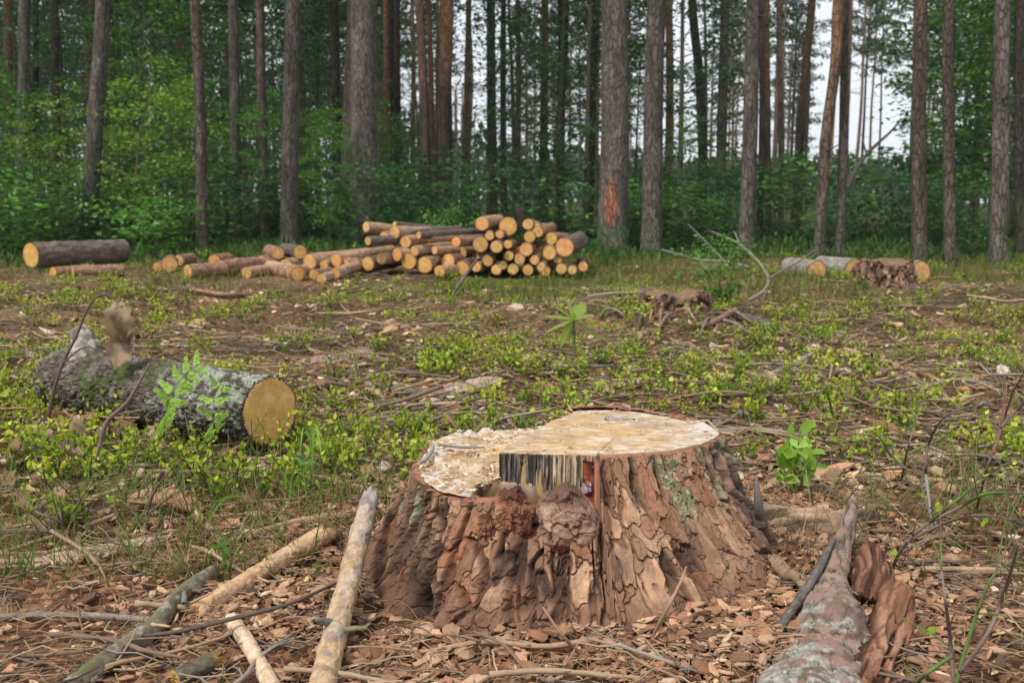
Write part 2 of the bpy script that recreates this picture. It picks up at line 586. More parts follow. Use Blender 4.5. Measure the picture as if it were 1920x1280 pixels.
def build_stump():
    t = empty('tree_stump', (STC[0], STC[1], 0), 'big freshly sawn pine stump with stepped cut and flaking reddish bark, standing alone in front', 'tree stump')
    nth, nt = 1900, 430
    th = np.linspace(0, 2 * np.pi, nth, endpoint=False) + 0.0
    up = is_upper(th)
    jag = 0.006 * (vnoise(np.stack([np.cos(th) * 9, np.sin(th) * 9, th * 0], 1), 77) - 0.5)
    dth = np.degrees(np.mod(th, 2 * np.pi))
    zt = np.where(up, ZU, ZL - .062 * sst(249, 254, dth) * (dth < 300)) + jag - 0.004
    # soft join of two columns at each step
    rt = r_top(th) + 0.012 * (vnoise(np.stack([np.cos(th) * 3, np.sin(th) * 3, th * 0], 1), 78) - 0.5)
    rb = r_base(th) + 0.03 * (vnoise(np.stack([np.cos(th) * 2.2, np.sin(th) * 2.2, th * 0 + 4], 1), 79) - 0.5)
    tt = np.linspace(0, 1, nt)
    Z = -0.07 + tt[:, None] * (zt[None] + 0.07)
    s = np.clip(1 - Z / zt[None], 0, 1.3)
    Rr = rt[None] + (rb - rt)[None] * s ** 1.25
    TH = np.broadcast_to(th[None], Z.shape)
    P = np.stack([np.cos(TH) * 0.36, np.sin(TH) * 0.36, Z], -1).reshape(-1, 3)
    sh = Z.shape
    wv = np.stack([fbm(P * A(11, 11, 7), 3, 61), fbm(P * A(11, 11, 7), 3, 64), fbm(P * A(11, 11, 7), 3, 67)], 1) - 0.5
    h1, cid, e1 = plates(P, (10.5, 10.5, 5.2), 90, 1.0, .32, .22)
    h2, gid, e2 = plates(P, (23, 23, 14), 120, 1.2, .45, .30)
    h3, kid, e3 = plates(P, (56, 56, 40), 150, 1.1, .55, .3)
    col_e = plates(P + wv * .02, (12, 12, .9), 190, .8, 0, .35)[2]
    plate = sst(0.02, 0.15, e1 + .12 * (fbm(P * 60, 2, 83) - .5) + .22 * sst(.45, .62, fbm(P * A(9, 9, 5), 2, 88))) * sst(0.03, .17, col_e + .10 * (fbm(P * 70, 2, 84) - .5) + .3 * sst(.52, .66, fbm(P * A(8, 8, 6), 2, 89)))
    small = sst(0.005, 0.10, e2 + .05 * (fbm(P * 90, 2, 82) - .5))
    tiny = sst(0.0, 0.06, e3)
    fine = fbm(P * A(150, 150, 80), 3, 85) - 0.5
    rib = 0.005 * np.sin(TH.ravel() * 13 + 3.0 * wv[:, 0] * 6) * np.clip(s.ravel(), 0, 1)
    thd = np.degrees(np.mod(TH.ravel(), 2 * np.pi))
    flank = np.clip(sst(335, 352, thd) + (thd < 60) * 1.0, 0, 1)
    smooth_zone = sst(.45, .62, fbm(P * A(6, 6, 5), 2, 87))           # broad scales that fell clean
    disp = 0.010 * h1 + 0.010 * h2 + 0.0062 * h3 * (1 - .6 * smooth_zone) - 0.017 * (1 - plate) - 0.0055 * (1 - small) + 0.0034 * fine + rib
    fur = np.abs(np.mod(TH.ravel() * 13 + wv[:, 0] * 3 + 6 * wv[:, 1], 1) - 0.5) * 2
    disp = disp + flank * 0.03 * (sst(0.1, 0.6, fur) - 0.6) + .006
    atop = sst(.80, .97, Z.ravel() / np.broadcast_to(zt[None], sh).ravel())
    disp = disp * (1 - .45 * atop) + .45 * atop * .015
    # a rotten hollow between two roots
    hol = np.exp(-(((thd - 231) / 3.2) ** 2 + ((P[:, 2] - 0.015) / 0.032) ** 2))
    disp = disp - 0.06 * hol
    Rr = Rr.ravel() - 0.030 + disp
    V = np.stack([STC[0] + np.cos(TH.ravel()) * Rr, STC[1] + np.sin(TH.ravel()) * Rr, P[:, 2]], 1)
    # colour of the bark scales themselves
    pal = [(.345, .225, .165), (.235, .145, .105), (.44, .305, .23), (.18, .105, .075), (.33, .245, .195), (.40, .265, .195), (.26, .145, .10), (.22, .165, .14)]
    pal = np.asarray(pal) * A(1.0, .86, .70)
    c = 0.34 * pick(pal, cid) + 0.40 * pick(pal, gid) + 0.26 * pick(pal, kid)
    c = c * (1 + .35 * (pick(pal, gid)[:, :1] - .31) / .31)
    c = mixc(c, (0.055, 0.032, 0.023), (1 - plate) * 0.92)
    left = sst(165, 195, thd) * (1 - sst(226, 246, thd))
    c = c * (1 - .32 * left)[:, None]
    c = mixc(c, (0.07, 0.038, 0.026), (1 - small) * 0.75)
    c = c * (.72 + .56 * fbm(P * A(120, 120, 34), 4, 86))[:, None]
    c = mixc(c, (.13, .085, .06), sst(.56, .70, fbm(P * A(16, 16, 10), 4, 96)) * .55)
    c = mixc(c, (0.20, 0.11, 0.075), (1 - tiny) * 0.35 * (1 - smooth_zone))
    c = mixc(c, (.37, .14, .07), sst(.88, .91, gid) * .35 + sst(.95, .96, cid) * .15)      # fresh rust-red scales
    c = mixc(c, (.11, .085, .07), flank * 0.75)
    # lichen crusts
    li = fbm(P * A(70, 70, 50), 3, 110)
    zone = np.maximum(sst(296, 304, thd) * (1 - sst(336, 344, thd)) * sst(0.12, 0.17, P[:, 2]) * sst(0.30, 0.38, fbm(P * A(14, 14, 3), 2, 115)),
                      sst(188, 196, thd) * (1 - sst(214, 222, thd)) * sst(0.10, 0.15, P[:, 2]) * sst(0.5, 0.55, fbm(P * A(16, 16, 5), 2, 116)))
    zone = np.maximum(zone, 0.7 * sst(344, 350, thd) * (1 - sst(354, 359, thd)) * sst(0.17, 0.22, P[:, 2]))
    lz = zone * sst(0.42, 0.56, li + .35 * (fbm(P * 230, 2, 117) - .5)) * (.25 + .75 * plate) * sst(.18, .32, fbm(P * A(30, 30, 18), 3, 119))
    c = mixc(c, mixc((.145, .165, .095), (.33, .345, .225), sst(0.4, 0.7, fbm(P * 160, 2, 118))), lz * 0.9)
    V += (np.stack([np.cos(TH.ravel()), np.sin(TH.ravel()), 0 * fine], 1)) * (lz * 0.003 * (0.2 + li))[:, None]
    # soil splashed up the foot
    c = mixc(c, (.16, .085, .055), (1 - sst(0.015, 0.06, P[:, 2] + 0.03 * (li - 0.5))) * 0.75)
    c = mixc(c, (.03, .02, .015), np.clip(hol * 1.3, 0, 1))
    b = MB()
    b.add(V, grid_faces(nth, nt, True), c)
    # sawn bark rim, running in from the top edge
    V3 = V.reshape(nt, nth, 3)[-1]
    nr = 9
    rin = np.hypot(V3[:, 0] - STC[0], V3[:, 1] - STC[1])
    rr_ = np.linspace(0, 1, nr)[:, None]
    RI = rin[None] * (1 - rr_) + (rt - 0.052)[None] * rr_
    TH2 = np.broadcast_to(th[None], RI.shape)
    pn = np.stack([np.cos(TH2) * RI, np.sin(TH2) * RI, 0 * RI], -1).reshape(-1, 3)
    zr = V3[:, 2][None] + 0.003 * rr_ + (0.007 * (fbm(pn * 90, 3, 130) - 0.5)).reshape(RI.shape) * (rr_ > 0)
    V2 = np.stack([STC[0] + np.cos(TH2) * RI, STC[1] + np.sin(TH2) * RI, zr], -1).reshape(-1, 3)
    rim = mixc((.26, .095, .055), (.36, .17, .11), fbm(pn * 60, 3, 131))
    rim = mixc(rim, (.10, .05, .035), sst(.6, .7, fbm(pn * 120, 2, 133)))
    b.add(V2, grid_faces(nth, nr, True), rim)
    b.build('bark', M_BARK, t, (STC[0], STC[1], 0))

    # ---- lower cut
    def cut(name, poly, z_of, hub, seed, col_of, skirt=None):
        """fan sheet filled from a hub; poly (n,2) relative to the stump centre"""
        n, m = len(poly), 150
        k = np.linspace(0, 1, m) ** 0.8
        Q = hub[None, None] + (poly - hub)[None] * k[:, None, None]
        q = Q.reshape(-1, 2)
        p3 = np.stack([q[:, 0], q[:, 1], 0 * q[:, 0] + seed], 1)
        z = z_of(q, p3)
        cc = col_of(q, p3, np.repeat(k, n))
        bb = MB().add(np.stack([q[:, 0] + STC[0], q[:, 1] + STC[1], z], 1), grid_faces(n, m, True), cc)
        if skirt is not None:
            e = np.stack([poly[:, 0] + STC[0], poly[:, 1] + STC[1], z.reshape(m, n)[-1]], 1)
            e2 = e.copy(); e2[:, 2] = skirt
            bb.add(np.concatenate([e, e2]), grid_faces(n, 2, True), (.45, .29, .14))
        return bb.build(name, M_CUT, t, (STC[0], STC[1], 0))

    tha = np.linspace(0, 2 * np.pi, 720, endpoint=False)
    rj = 0.006 * (vnoise(np.stack([np.cos(tha) * 30, np.sin(tha) * 30, tha * 0], 1), 140) - 0.5)
    rl = np.where(is_upper(tha), r_top(tha) - 0.09, r_top(tha) - 0.026) + rj
    lowpoly = np.stack([np.cos(tha) * rl, np.sin(tha) * rl], 1)

    def saw(p3):
        w = p3 + (fbm(p3 * 12, 2, 150)[:, None] - 0.5) * 0.05
        return 0.0010 * np.sin((w[:, 0] * 0.5 + w[:, 1]) * 1100) * fbm(p3 * 25, 2, 151) + 0.004 * (fbm(p3 * 55, 4, 152) - 0.5)

    def zl(q, p3):
        lump = sst(0.5, 0.75, fbm(p3 * 28, 4, 155))
        notch = sst(-.178, -.168, q[:, 0] + .012 * (fbm(p3 * 30, 2, 157) - .5) - .12 * (q[:, 1] + .19)) * (1 - sst(-.200, -.192, q[:, 1]))
        return ZL + 0.001 + saw(p3) + 0.009 * lump + 0.006 * (fbm(p3 * 6, 2, 156) - 0.5) - .066 * notch

    def cl(q, p3, k):
        w = fbm(p3 * 7, 3, 160); v = fbm(p3 * 60, 4, 161)
        c = mixc((.37, .265, .165), (.54, .43, .30), sst(.35, .65, v))
        c = c * (.82 + .36 * fbm(p3 * A(40, 420, 1), 3, 164))[:, None]
        c = mixc(c, (.52, .31, .12), sst(.55, .7, w) * .6)
        ang = np.arctan2(q[:, 1], q[:, 0]); rn = np.hypot(q[:, 0], q[:, 1]) / (r_top(ang) - 0.026)
        rg = fbm(np.stack([rn * 46 + w * 3, ang * 0, ang * 0], 1), 2, 165)
        c = c * (.86 + .28 * rg)[:, None]
        c = mixc(c, (.53, .475, .44), sst(.74, .93, rn + (w - .5) * .25) * sst(.38, .55, v) * .85)
        c = mixc(c, (.30, .16, .07), sst(.62, .74, fbm(p3 * 33, 3, 163)) * .6)
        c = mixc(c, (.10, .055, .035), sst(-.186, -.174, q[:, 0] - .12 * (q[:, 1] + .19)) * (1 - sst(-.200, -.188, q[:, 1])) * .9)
        return c

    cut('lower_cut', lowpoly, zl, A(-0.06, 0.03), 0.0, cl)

    # ---- upper cut: arc, then the slanted edge and the front wall of the notch
    a1 = np.linspace(np.radians(-76), np.radians(81), 260)
    ru = r_top(a1) - 0.024
    arc = np.stack([np.cos(a1) * ru, np.sin(a1) * ru], 1)
    K = A(-0.140, -0.185); W = A(0.050, -0.205)
    s1 = np.linspace(0, 1, 90)[1:-1, None]
    edge = arc[-1] * (1 - s1) + K * s1
    edge = edge + np.stack([0.012 * (vnoise(np.stack([s1[:, 0] * 14, s1[:, 0] * 0, s1[:, 0] * 0], 1), 170) - .5), 0 * s1[:, 0]], 1)
    s2 = np.linspace(0, 1, 70)[:, None]
    wall = K * (1 - s2) + W * s2
    wall = wall + np.stack([0 * s2[:, 0], 0.006 * (vnoise(np.stack([s2[:, 0] * 30, s2[:, 0] * 0, s2[:, 0] * 0], 1), 171) - .5)], 1)
    upoly = np.concatenate([arc, edge, wall])

    def zu(q, p3):
        d = q @ unit(A(-0.9, 0.43))
        return ZU + 0.002 + saw(p3) * 0.8 - 0.035 * sst(0.05, 0.32, q[:, 1]) * 0.35 - 0.02 * sst(0.10, 0.26, d) + 0.004 * (fbm(p3 * 7, 2, 176) - .5)

    def cu(q, p3, k):
        w = fbm(p3 * 8, 3, 180); v = fbm(p3 * A(40, 90, 1), 4, 181)
        c = mixc((.40, .29, .18), (.56, .45, .32), sst(.35, .65, v))
        c = c * (.80 + .4 * fbm(p3 * A(28, 420, 1), 3, 184))[:, None]
        core = np.exp(-((q[:, 0] - .03) / .16) ** 2 - ((q[:, 1] - .0) / .22) ** 2)
        c = mixc(c, (.45, .285, .125), np.clip(core * 1.0 * sst(.35, .6, w) * sst(.3, .6, fbm(p3 * A(14, 45, 1), 3, 182)), 0, .75))
        c = mixc(c, (.33, .27, .22), sst(.56, .68, fbm(p3 * 18, 4, 185)) * .5)
        ang = np.arctan2(q[:, 1], q[:, 0]); rn = np.hypot(q[:, 0], q[:, 1]) / (r_top(ang) - 0.024)
        rg = fbm(np.stack([rn * 50 + w * 3, ang * 0, ang * 0], 1), 2, 186)
        c = c * (.84 + .32 * rg)[:, None]
        ck = np.abs(np.mod(ang * 9 / 6.283 + .25 * (w - .5) + .11, 1) - .5)
        c = mixc(c, (.20, .12, .06), (1 - sst(.0, .02, ck)) * sst(.2, .3, rn) * (1 - sst(.6, .8, rn)) * .7 * (fbm(p3 * 9, 2, 188) > .5))
        c = mixc(c, (.56, .50, .46), sst(.80, .96, rn + (w - .5) * .2) * sst(.35, .5, v) * (np.abs(ang) < 1.45) * .85)
        c = mixc(c, (.33, .18, .08), sst(.64, .74, fbm(p3 * 40, 3, 183)) * .5)
        return c

    cut('upper_cut', upoly, zu, A(0.12, 0.0), 5.0, cu, skirt=0.17)

    # ---- the dark stained wall of the notch
    nx, nz_ = 260, 90
    u = np.linspace(0, 1, nx); w_ = np.linspace(0, 1, nz_)
    UU, WW = np.meshgrid(u, w_)
    uu, ww = UU.ravel(), WW.ravel()
    lx = K[0] + (W[0] - K[0]) * uu; ly = K[1] + (W[1] - K[1]) * uu - 0.006
    p3 = np.stack([lx, ww * 0.03, 0 * lx], 1)
    gr = fbm(p3 * A(120, 60, 1), 4, 190); gr2 = fbm(p3 * A(230, 110, 1), 3, 194)
    ly = ly - 0.010 * (fbm(p3 * A(430, 40, 1), 4, 196, .6) - .5) - 0.006 * (gr - .5) - 0.005 * (gr2 - .5) + 0.010 * (1 - ww)
    lz = 0.125 + ww * (ZU - 0.125 + 0.002 + 0.004 * (gr2 - .5))
    fib = fbm(p3 * A(430, 40, 1), 4, 196, .6); dash = fbm(p3 * A(330, 120, 1), 4, 197, .6); blot = fbm(p3 * A(70, 70, 1), 3, 198)
    char = mixc((.045, .040, .037), (.15, .13, .115), sst(.32, .82, fib))
    char = mixc(char, (.36, .32, .28), sst(.58, .70, dash) * .55)
    pale = mixc((.36, .26, .15), (.58, .47, .34), sst(.3, .75, fib))
    pale = mixc(pale, (.10, .08, .065), sst(.47, .60, dash + .5 * (blot - .5)) * .9)
    c = mixc(char, pale, sst(.40, .58, uu + .35 * (blot - .5) + .15 * (fib - .5)))
    c = mixc(c, (.22, .12, .07), sst(.5, .62, fbm(p3 * A(60, 200, 1), 3, 199)) * (1 - sst(.25, .5, ww)) * .7)
    c = mixc(c, (.05, .03, .02), (uu < 0.02) * 1.0)
    MB().add(np.stack([STC[0] + lx, STC[1] + ly, lz], 1), grid_faces(nx, nz_), c).build('notch_wall', M_CHAR, t, (STC[0], STC[1], 0))

    # ---- resin run beside the wall
    nx, nz_ = 50, 70
    UU, WW = np.meshgrid(np.linspace(0, 1, nx), np.linspace(0, 1, nz_))
    uu, ww = UU.ravel(), WW.ravel()
    lx = W[0] - 0.030 + (0.036 + 0.012 * (ww - .5)) * uu
    p3 = np.stack([lx, ww * .08, 0 * lx], 1)
    bl = fbm(p3 * A(60, 60, 1), 3, 200)
    ly = W[1] - 0.010 - 0.014 * np.sin(np.pi * uu) ** .6 * (.6 + bl) - 0.012 * (1 - ww)
    lz = 0.165 + ww * (ZU - 0.168)
    c = mixc((.20, .05, .02), (.055, .010, .012), sst(.35, .6, bl)); c = mixc(c, (.5, .42, .45), sst(.66, .72, bl) * .7 * (ww < .55))
    MB().add(np.stack([STC[0] + lx, STC[1] + ly, lz], 1), grid_faces(nx, nz_), c).build('resin_streak', M_RESIN, t, (STC[0], STC[1], 0))

    # ---- torn knobs of bark in front of the notch
    def knob(px, py, Y, hw, hh, hd, seed, colf, mat, point=0.0):
        cen = at(px, py, Y)
        nu, nv = 260, 160
        a = np.linspace(0, 2 * np.pi, nu, endpoint=False); b = np.linspace(0.02, np.pi - 0.02, nv)
        B_, A_ = np.meshgrid(b, a, indexing='ij')
        d = np.stack([np.sin(B_) * np.cos(A_), np.sin(B_) * np.sin(A_), np.cos(B_)], -1).reshape(-1, 3)
        sq = (np.abs(d) ** 2.6).sum(1) ** (-1 / 2.6)
        e = d * sq[:, None]
        e[:, 0] *= 1 - point * np.clip(e[:, 2], 0, 1) ** 1.5 * 0.75
        p = d * 0.06
        w3 = (np.stack([fbm(p * 40, 2, seed), fbm(p * 40, 2, seed + 3), fbm(p * 40, 2, seed + 6)], 1) - .5)
        ha, qi, ed = plates(p, (24, 24, 30), seed + 12, .9, .6, .25)
        hb, fl, eb = plates(p, (55, 55, 60), seed + 40, .9, .6, .3)
        k = .92 + 0.17 * ha + .06 * hb + 0.26 * (fbm(p * 20, 2, seed + 20) - .5) - .06 * (1 - sst(0, .08, ed)) + .05 * (fbm(p * 160, 2, seed + 22) - .5)
        V = cen + e * k[:, None] * A(hw, hd, hh)
        return MB().add(V, grid_faces(nu, nv, True), colf(e, fl, qi, ed, p)).build('torn_knob', mat, t, (STC[0], STC[1], 0))

    def c_big(e, fl, qi, ed, p):
        pal = [(.34, .22, .16), (.29, .17, .12), (.38, .26, .19), (.25, .15, .105)]
        c = .5 * pick(pal, qi) + .5 * pick(pal, fl)
        c = mixc(c, (.10, .05, .035), sst(.35, .8, e[:, 2]) * .8)
        c = mixc(c, (.22, .075, .028), sst(.40, .62, -e[:, 2]) * .9)
        return mixc(c, (.10, .055, .035), (1 - sst(0, .1, ed)) * .7)

    def c_red(e, fl, qi, ed, p):
        s_ = fbm(p * A(80, 80, 25), 3, 230)
        c = mixc((.11, .042, .026), (.26, .115, .065), sst(.35, .65, s_))
        c = mixc(c, (.42, .25, .12), sst(.3, .8, -e[:, 0]) * .5)
        return mixc(c, (.07, .03, .02), sst(.5, .9, e[:, 2]) * .8)

    knob(1062, 970, 1.782, .062, .062, .058, 300, c_big, M_BARK, 0.9)
    knob(962, 960, 1.780, .042, .042, .050, 340, c_red, M_BARK, 0.4)
    knob(912, 985, 1.755, .024, .026, .028, 380, c_red, M_BARK, 0.2)

    # ---- torn splinters along the step
    for i in range(34):
        s = rng.random()
        e = arc[-1] * (1 - s) + K * s if i < 28 else K * (1 - s) + W * s
        base = A(STC[0] + e[0] + rng.normal(0, .005), STC[1] + e[1] + rng.normal(0, .006), ZL + 0.02 + 0.03 * rng.random())
        tip = base + A(rng.normal(-.010, .008), rng.normal(0, .012), rng.uniform(.006, .024))
        v, f, c = tube([base, tip], [rng.uniform(.0012, .003), .0003], 4, 4, mixc(A(.62, .33, .10), A(.72, .52, .28), rng.random()))
        MB().add(v, f, c).build('splinter', M_CUT, t, (STC[0], STC[1], 0))
    return t


build_stump()

# ------------------------------------------------------------------ sawn logs
def log_mesh(cen, back, length, r, seed, bark_pal, nu=40, nv=40, furrow=0.5, r2=None, lichen=None, amp=0.10):
    """bark of a log from its near end cen along unit vector back; returns (MB bark, ring at near end, ring at far end)"""
    back = unit(back)
    upv = unit(np.cross(np.cross(back, A(0, 0, 1)), back))
    sd = np.cross(back, upv)
    th = np.linspace(0, 2 * np.pi, nu, endpoint=False)
    s = np.linspace(0, 1, nv)
    S, T = np.meshgrid(s, th, indexing='ij')
    S, T = S.ravel(), T.ravel()
    r2 = r2 or r * 0.94
    p = np.stack([np.cos(T) * r, np.sin(T) * r, S * length], 1)
    k = 1.0 / r
    big = nu > 100
    h1, cid, e1 = plates(p * k, (3.4, 3.4, 1.5) if not big else (4.6, 4.6, 2.6), seed + 5, .9, .4, .25)
    ed = sst(0.0, 0.22, e1)
    disp = amp * (.75 * (h1 - .4) - furrow * .6 * (1 - ed)) + .05 * (fbm(p * k * A(.8, .8, .5), 2, seed + 11) - .5)
    if big:
        h2, id2, e2 = plates(p * k, (11, 11, 7), seed + 30, 1.0, .5, .3)
        disp = disp + amp * (.45 * (h2 - .4) + .35 * (fbm(p * k * 22, 3, seed + 33) - .5))
        cid = np.mod(cid + .6 * id2, 1)
    Rr = (r + (r2 - r) * S) * (1 + disp)
    V = cen + back * (S * length)[:, None] + (np.cos(T) * Rr)[:, None] * sd + (np.sin(T) * Rr)[:, None] * upv
    c = pick(bark_pal, cid)
    c = mixc(c, np.asarray(bark_pal[0]) * .38, (1 - ed) * furrow * .95)
    if lichen is not None:
        c = lichen(c, p, S, T, ed, k)
    b = MB().add(V, grid_faces(nu, nv, True), c)
    VV = V.reshape(nv, nu, 3)
    return b, VV[0], VV[-1], (back, sd, upv)


def end_mb(ring, nrm, col, seed, r, shrink=0.90, m=14, crack=0.0):
    """sawn end disc inside the bark, standing a little proud of it"""
    hub = ring.mean(0) + nrm * 0.004
    n = len(ring)
    k = np.linspace(0.0, 1, m)
    rad = np.linalg.norm(ring - ring.mean(0), axis=1)
    kk = max(3, n // 8)
    sm = np.convolve(np.concatenate([rad[-kk:], rad, rad[:kk]]), np.ones(kk) / kk, 'same')[kk:-kk]
    edge = hub + (ring - ring.mean(0)) * (np.minimum(sm, rad * 1.02) / rad * shrink)[:, None]
    V = hub + (edge - hub)[None] * k[:, None, None]
    V[-1] = ring - nrm * 0.001 + (ring.mean(0) - ring) * 0.03
    V[-1] = V[-1] + nrm * 0.002
    v = V.reshape(-1, 3)
    K = np.repeat(k, n)
    d = (v - hub) / r
    nz = fbm(d * 2.6 + seed, 3, seed)
    gr = fbm(np.stack([K * 34 + nz * 1.5, K * 0 + seed, K * 0], 1), 2, seed + 3)
    c = mixc(A(*col) * .95, A(*col) * 1.04, sst(.3, .7, gr))
    c = c * (.90 + .2 * fbm(d * A(5, 5, 5) + seed, 4, seed + 6))[:, None]
    c = mixc(c, A(*col) * A(.72, .62, .5), np.exp(-(K / .25) ** 2) * .12)
    c = mixc(c, A(.80, .60, .34), sst(.55, .7, nz) * .35)
    c = mixc(c, A(.24, .14, .07), sst(.56, .68, fbm(d * 3.3 + seed + 9, 4, seed + 12)) * .25)
    if n > 100:
        an = np.tile(np.arange(n) / n, m)
        for a0, l0 in ((.13, .8), (.42, .55), (.77, .65)):
            da = np.abs(np.mod(an - a0 + .012 * (nz - .5) + .5, 1) - .5)
            c = mixc(c, A(.13, .075, .04), (1 - sst(.001, .005 / (1 + 3 * l0), da)) * (K < l0) * (K > .05) * .8)
    c = mixc(c, A(.17, .075, .04), (K > .99) * 1.0)
    return MB().add(v, grid_faces(n, m, True), c)


PAL_TAN = [(.40, .25, .155), (.46, .29, .185), (.34, .20, .125), (.50, .34, .23), (.38, .25, .17)]
PAL_RED = [(.27, .15, .10), (.33, .19, .13), (.22, .12, .08), (.38, .24, .17)]
PAL_DARK = [(.13, .10, .085), (.17, .13, .11), (.10, .075, .06), (.20, .16, .14)]
PAL_GREY = [(.25, .22, .19), (.30, .27, .23), (.20, .175, .15), (.34, .33, .28)]
ENDC = (.56, .31, .095)


def cut_log(px, py, Y, rpx, az, length, pal, label, group, tilt=0.0, endc=ENDC, name='cut_log', cen=None, furrow=.5, nu=30, nv=26, r2f=.95):
    """log whose sawn end is seen at a photo pixel; az = heading of its far end (degrees from +x)"""
    if cen is None:
        cen = at(px, py, Y)
    r = rpx / FPX * Y if rpx > 1 else rpx
    back = A(math.cos(R(az)) * math.cos(R(tilt)), math.sin(R(az)) * math.cos(R(tilt)), math.sin(R(tilt)))
    seed = int(rng.integers(1, 9000))
    b, ra, rb, (bk, sd, upv) = log_mesh(cen, back, length, r, seed, pal, nu, nv, furrow, r * r2f)
    t = empty(name, cen - upv * r, label, 'log', group)
    org = t.location[:]
    b.build('bark', M_LOGBARK, t, org)
    ec = A(*endc) * A(rng.uniform(.88, 1.12), rng.uniform(.86, 1.1), rng.uniform(.8, 1.25))
    end_mb(ra, -bk, ec, seed, r).build('cut_face', M_END, t, org)
    end_mb(rb[::-1], bk, ec, seed + 1, r).build('cut_face', M_END, t, org)
    return t


# --- the lichen-grown log lying at mid distance
def build_lichen_log():
    cen = at(506, 771, 2.99)
    r = 0.112
    back = unit(A(-.83, .56, -0.012))
    L = 1.10

    def lic(c, p, S, T, ed, k):
        n = fbm(p * 40, 4, 510); big = fbm(p * 9, 3, 514); spk = fbm(p * 110, 3, 517)
        top = np.clip(np.sin(T) * .8 + .35, 0, 1)
        near = 1 - sst(.22, .5, S + .2 * (big - .5))
        c = mixc(c, mixc((.27, .31, .25), (.46, .50, .42), spk), np.clip(near * sst(.52, .63, n + .07 * top + .12 * (spk - .5)) * .62, 0, 1))
        c = mixc(c, (.24, .215, .18), sst(.5, .62, fbm(p * 24, 3, 519)) * top * .6 * (1 - near))
        c = mixc(c, mixc((.045, .06, .018), (.10, .13, .035), spk), sst(.50, .6, fbm(p * 13, 3, 523)) * sst(.3, .5, S) * (1 - sst(.72, .9, S)) * .9)
        return c

    b, ra, rb, (bk, sd, upv) = log_mesh(cen, back, L, r, 501, [(.105, .085, .068), (.14, .118, .098), (.08, .064, .052), (.18, .155, .13)], 300, 420, .9, r * 1.02, lic, amp=.12)
    t = empty('cut_log', cen - upv * r, 'thick dark log crusted with pale lichen and moss, smooth ochre cut end', 'log')
    org = t.location[:]
    b.build('bark', M_LOGBARK, t, org)
    n = 300
    e = end_mb(ra, -bk, (.64, .38, .12), 533, r, .93, 60)
    e.build('cut_face', M_END, t, org)
    end_mb(rb[::-1], bk, (.60, .34, .085), 534, r, .93, 20).build('cut_face', M_END, t, org)
    # rough grey broken limb standing at its far end
    base = at(150, 700, 3.52)
    v, f, c = tube([base + A(0, 0, -.12), base + A(.01, 0, .0), base + A(.015, .02, .10), base + A(-.02, .03, .155)], [.075, .065, .055, .03], 40, 60, (.24, .22, .18))
    p = v * 1.0
    w = fbm(p * 45, 4, 540)
    cc = mixc((.15, .13, .105), (.40, .38, .32), sst(.35, .65, w))
    cc = mixc(cc, (.08, .10, .03), sst(.55, .65, fbm(p * 25, 3, 541)) * .8)
    v = v + (unit(v - (base + A(0, .02, 0))) * (0.03 * (terrace(w, 7)[0] - .5))[:, None])
    MB().add(v, f, cc).build('branch_stub', M_LOGBARK, t, org)
    return t


build_lichen_log()

# --- the long log and its companions by the leaning pine
YL = 10.9
cut_log(58, 479, YL, 25, 60, 1.2, PAL_DARK, 'long thick dark-barked log lying apart in the grass beneath the leaning pine', None, tilt=0, nu=40, nv=40, r2f=.95)
cut_log(100, 511, YL - .55, 11, 60, .5, PAL_RED, 'short stub of log tucked under the long dark log, nearer its cut end', None)
cut_log(137, 510, YL - .5, 12, 35, .5, PAL_RED, 'short stub of log under the middle of the long dark log', None)

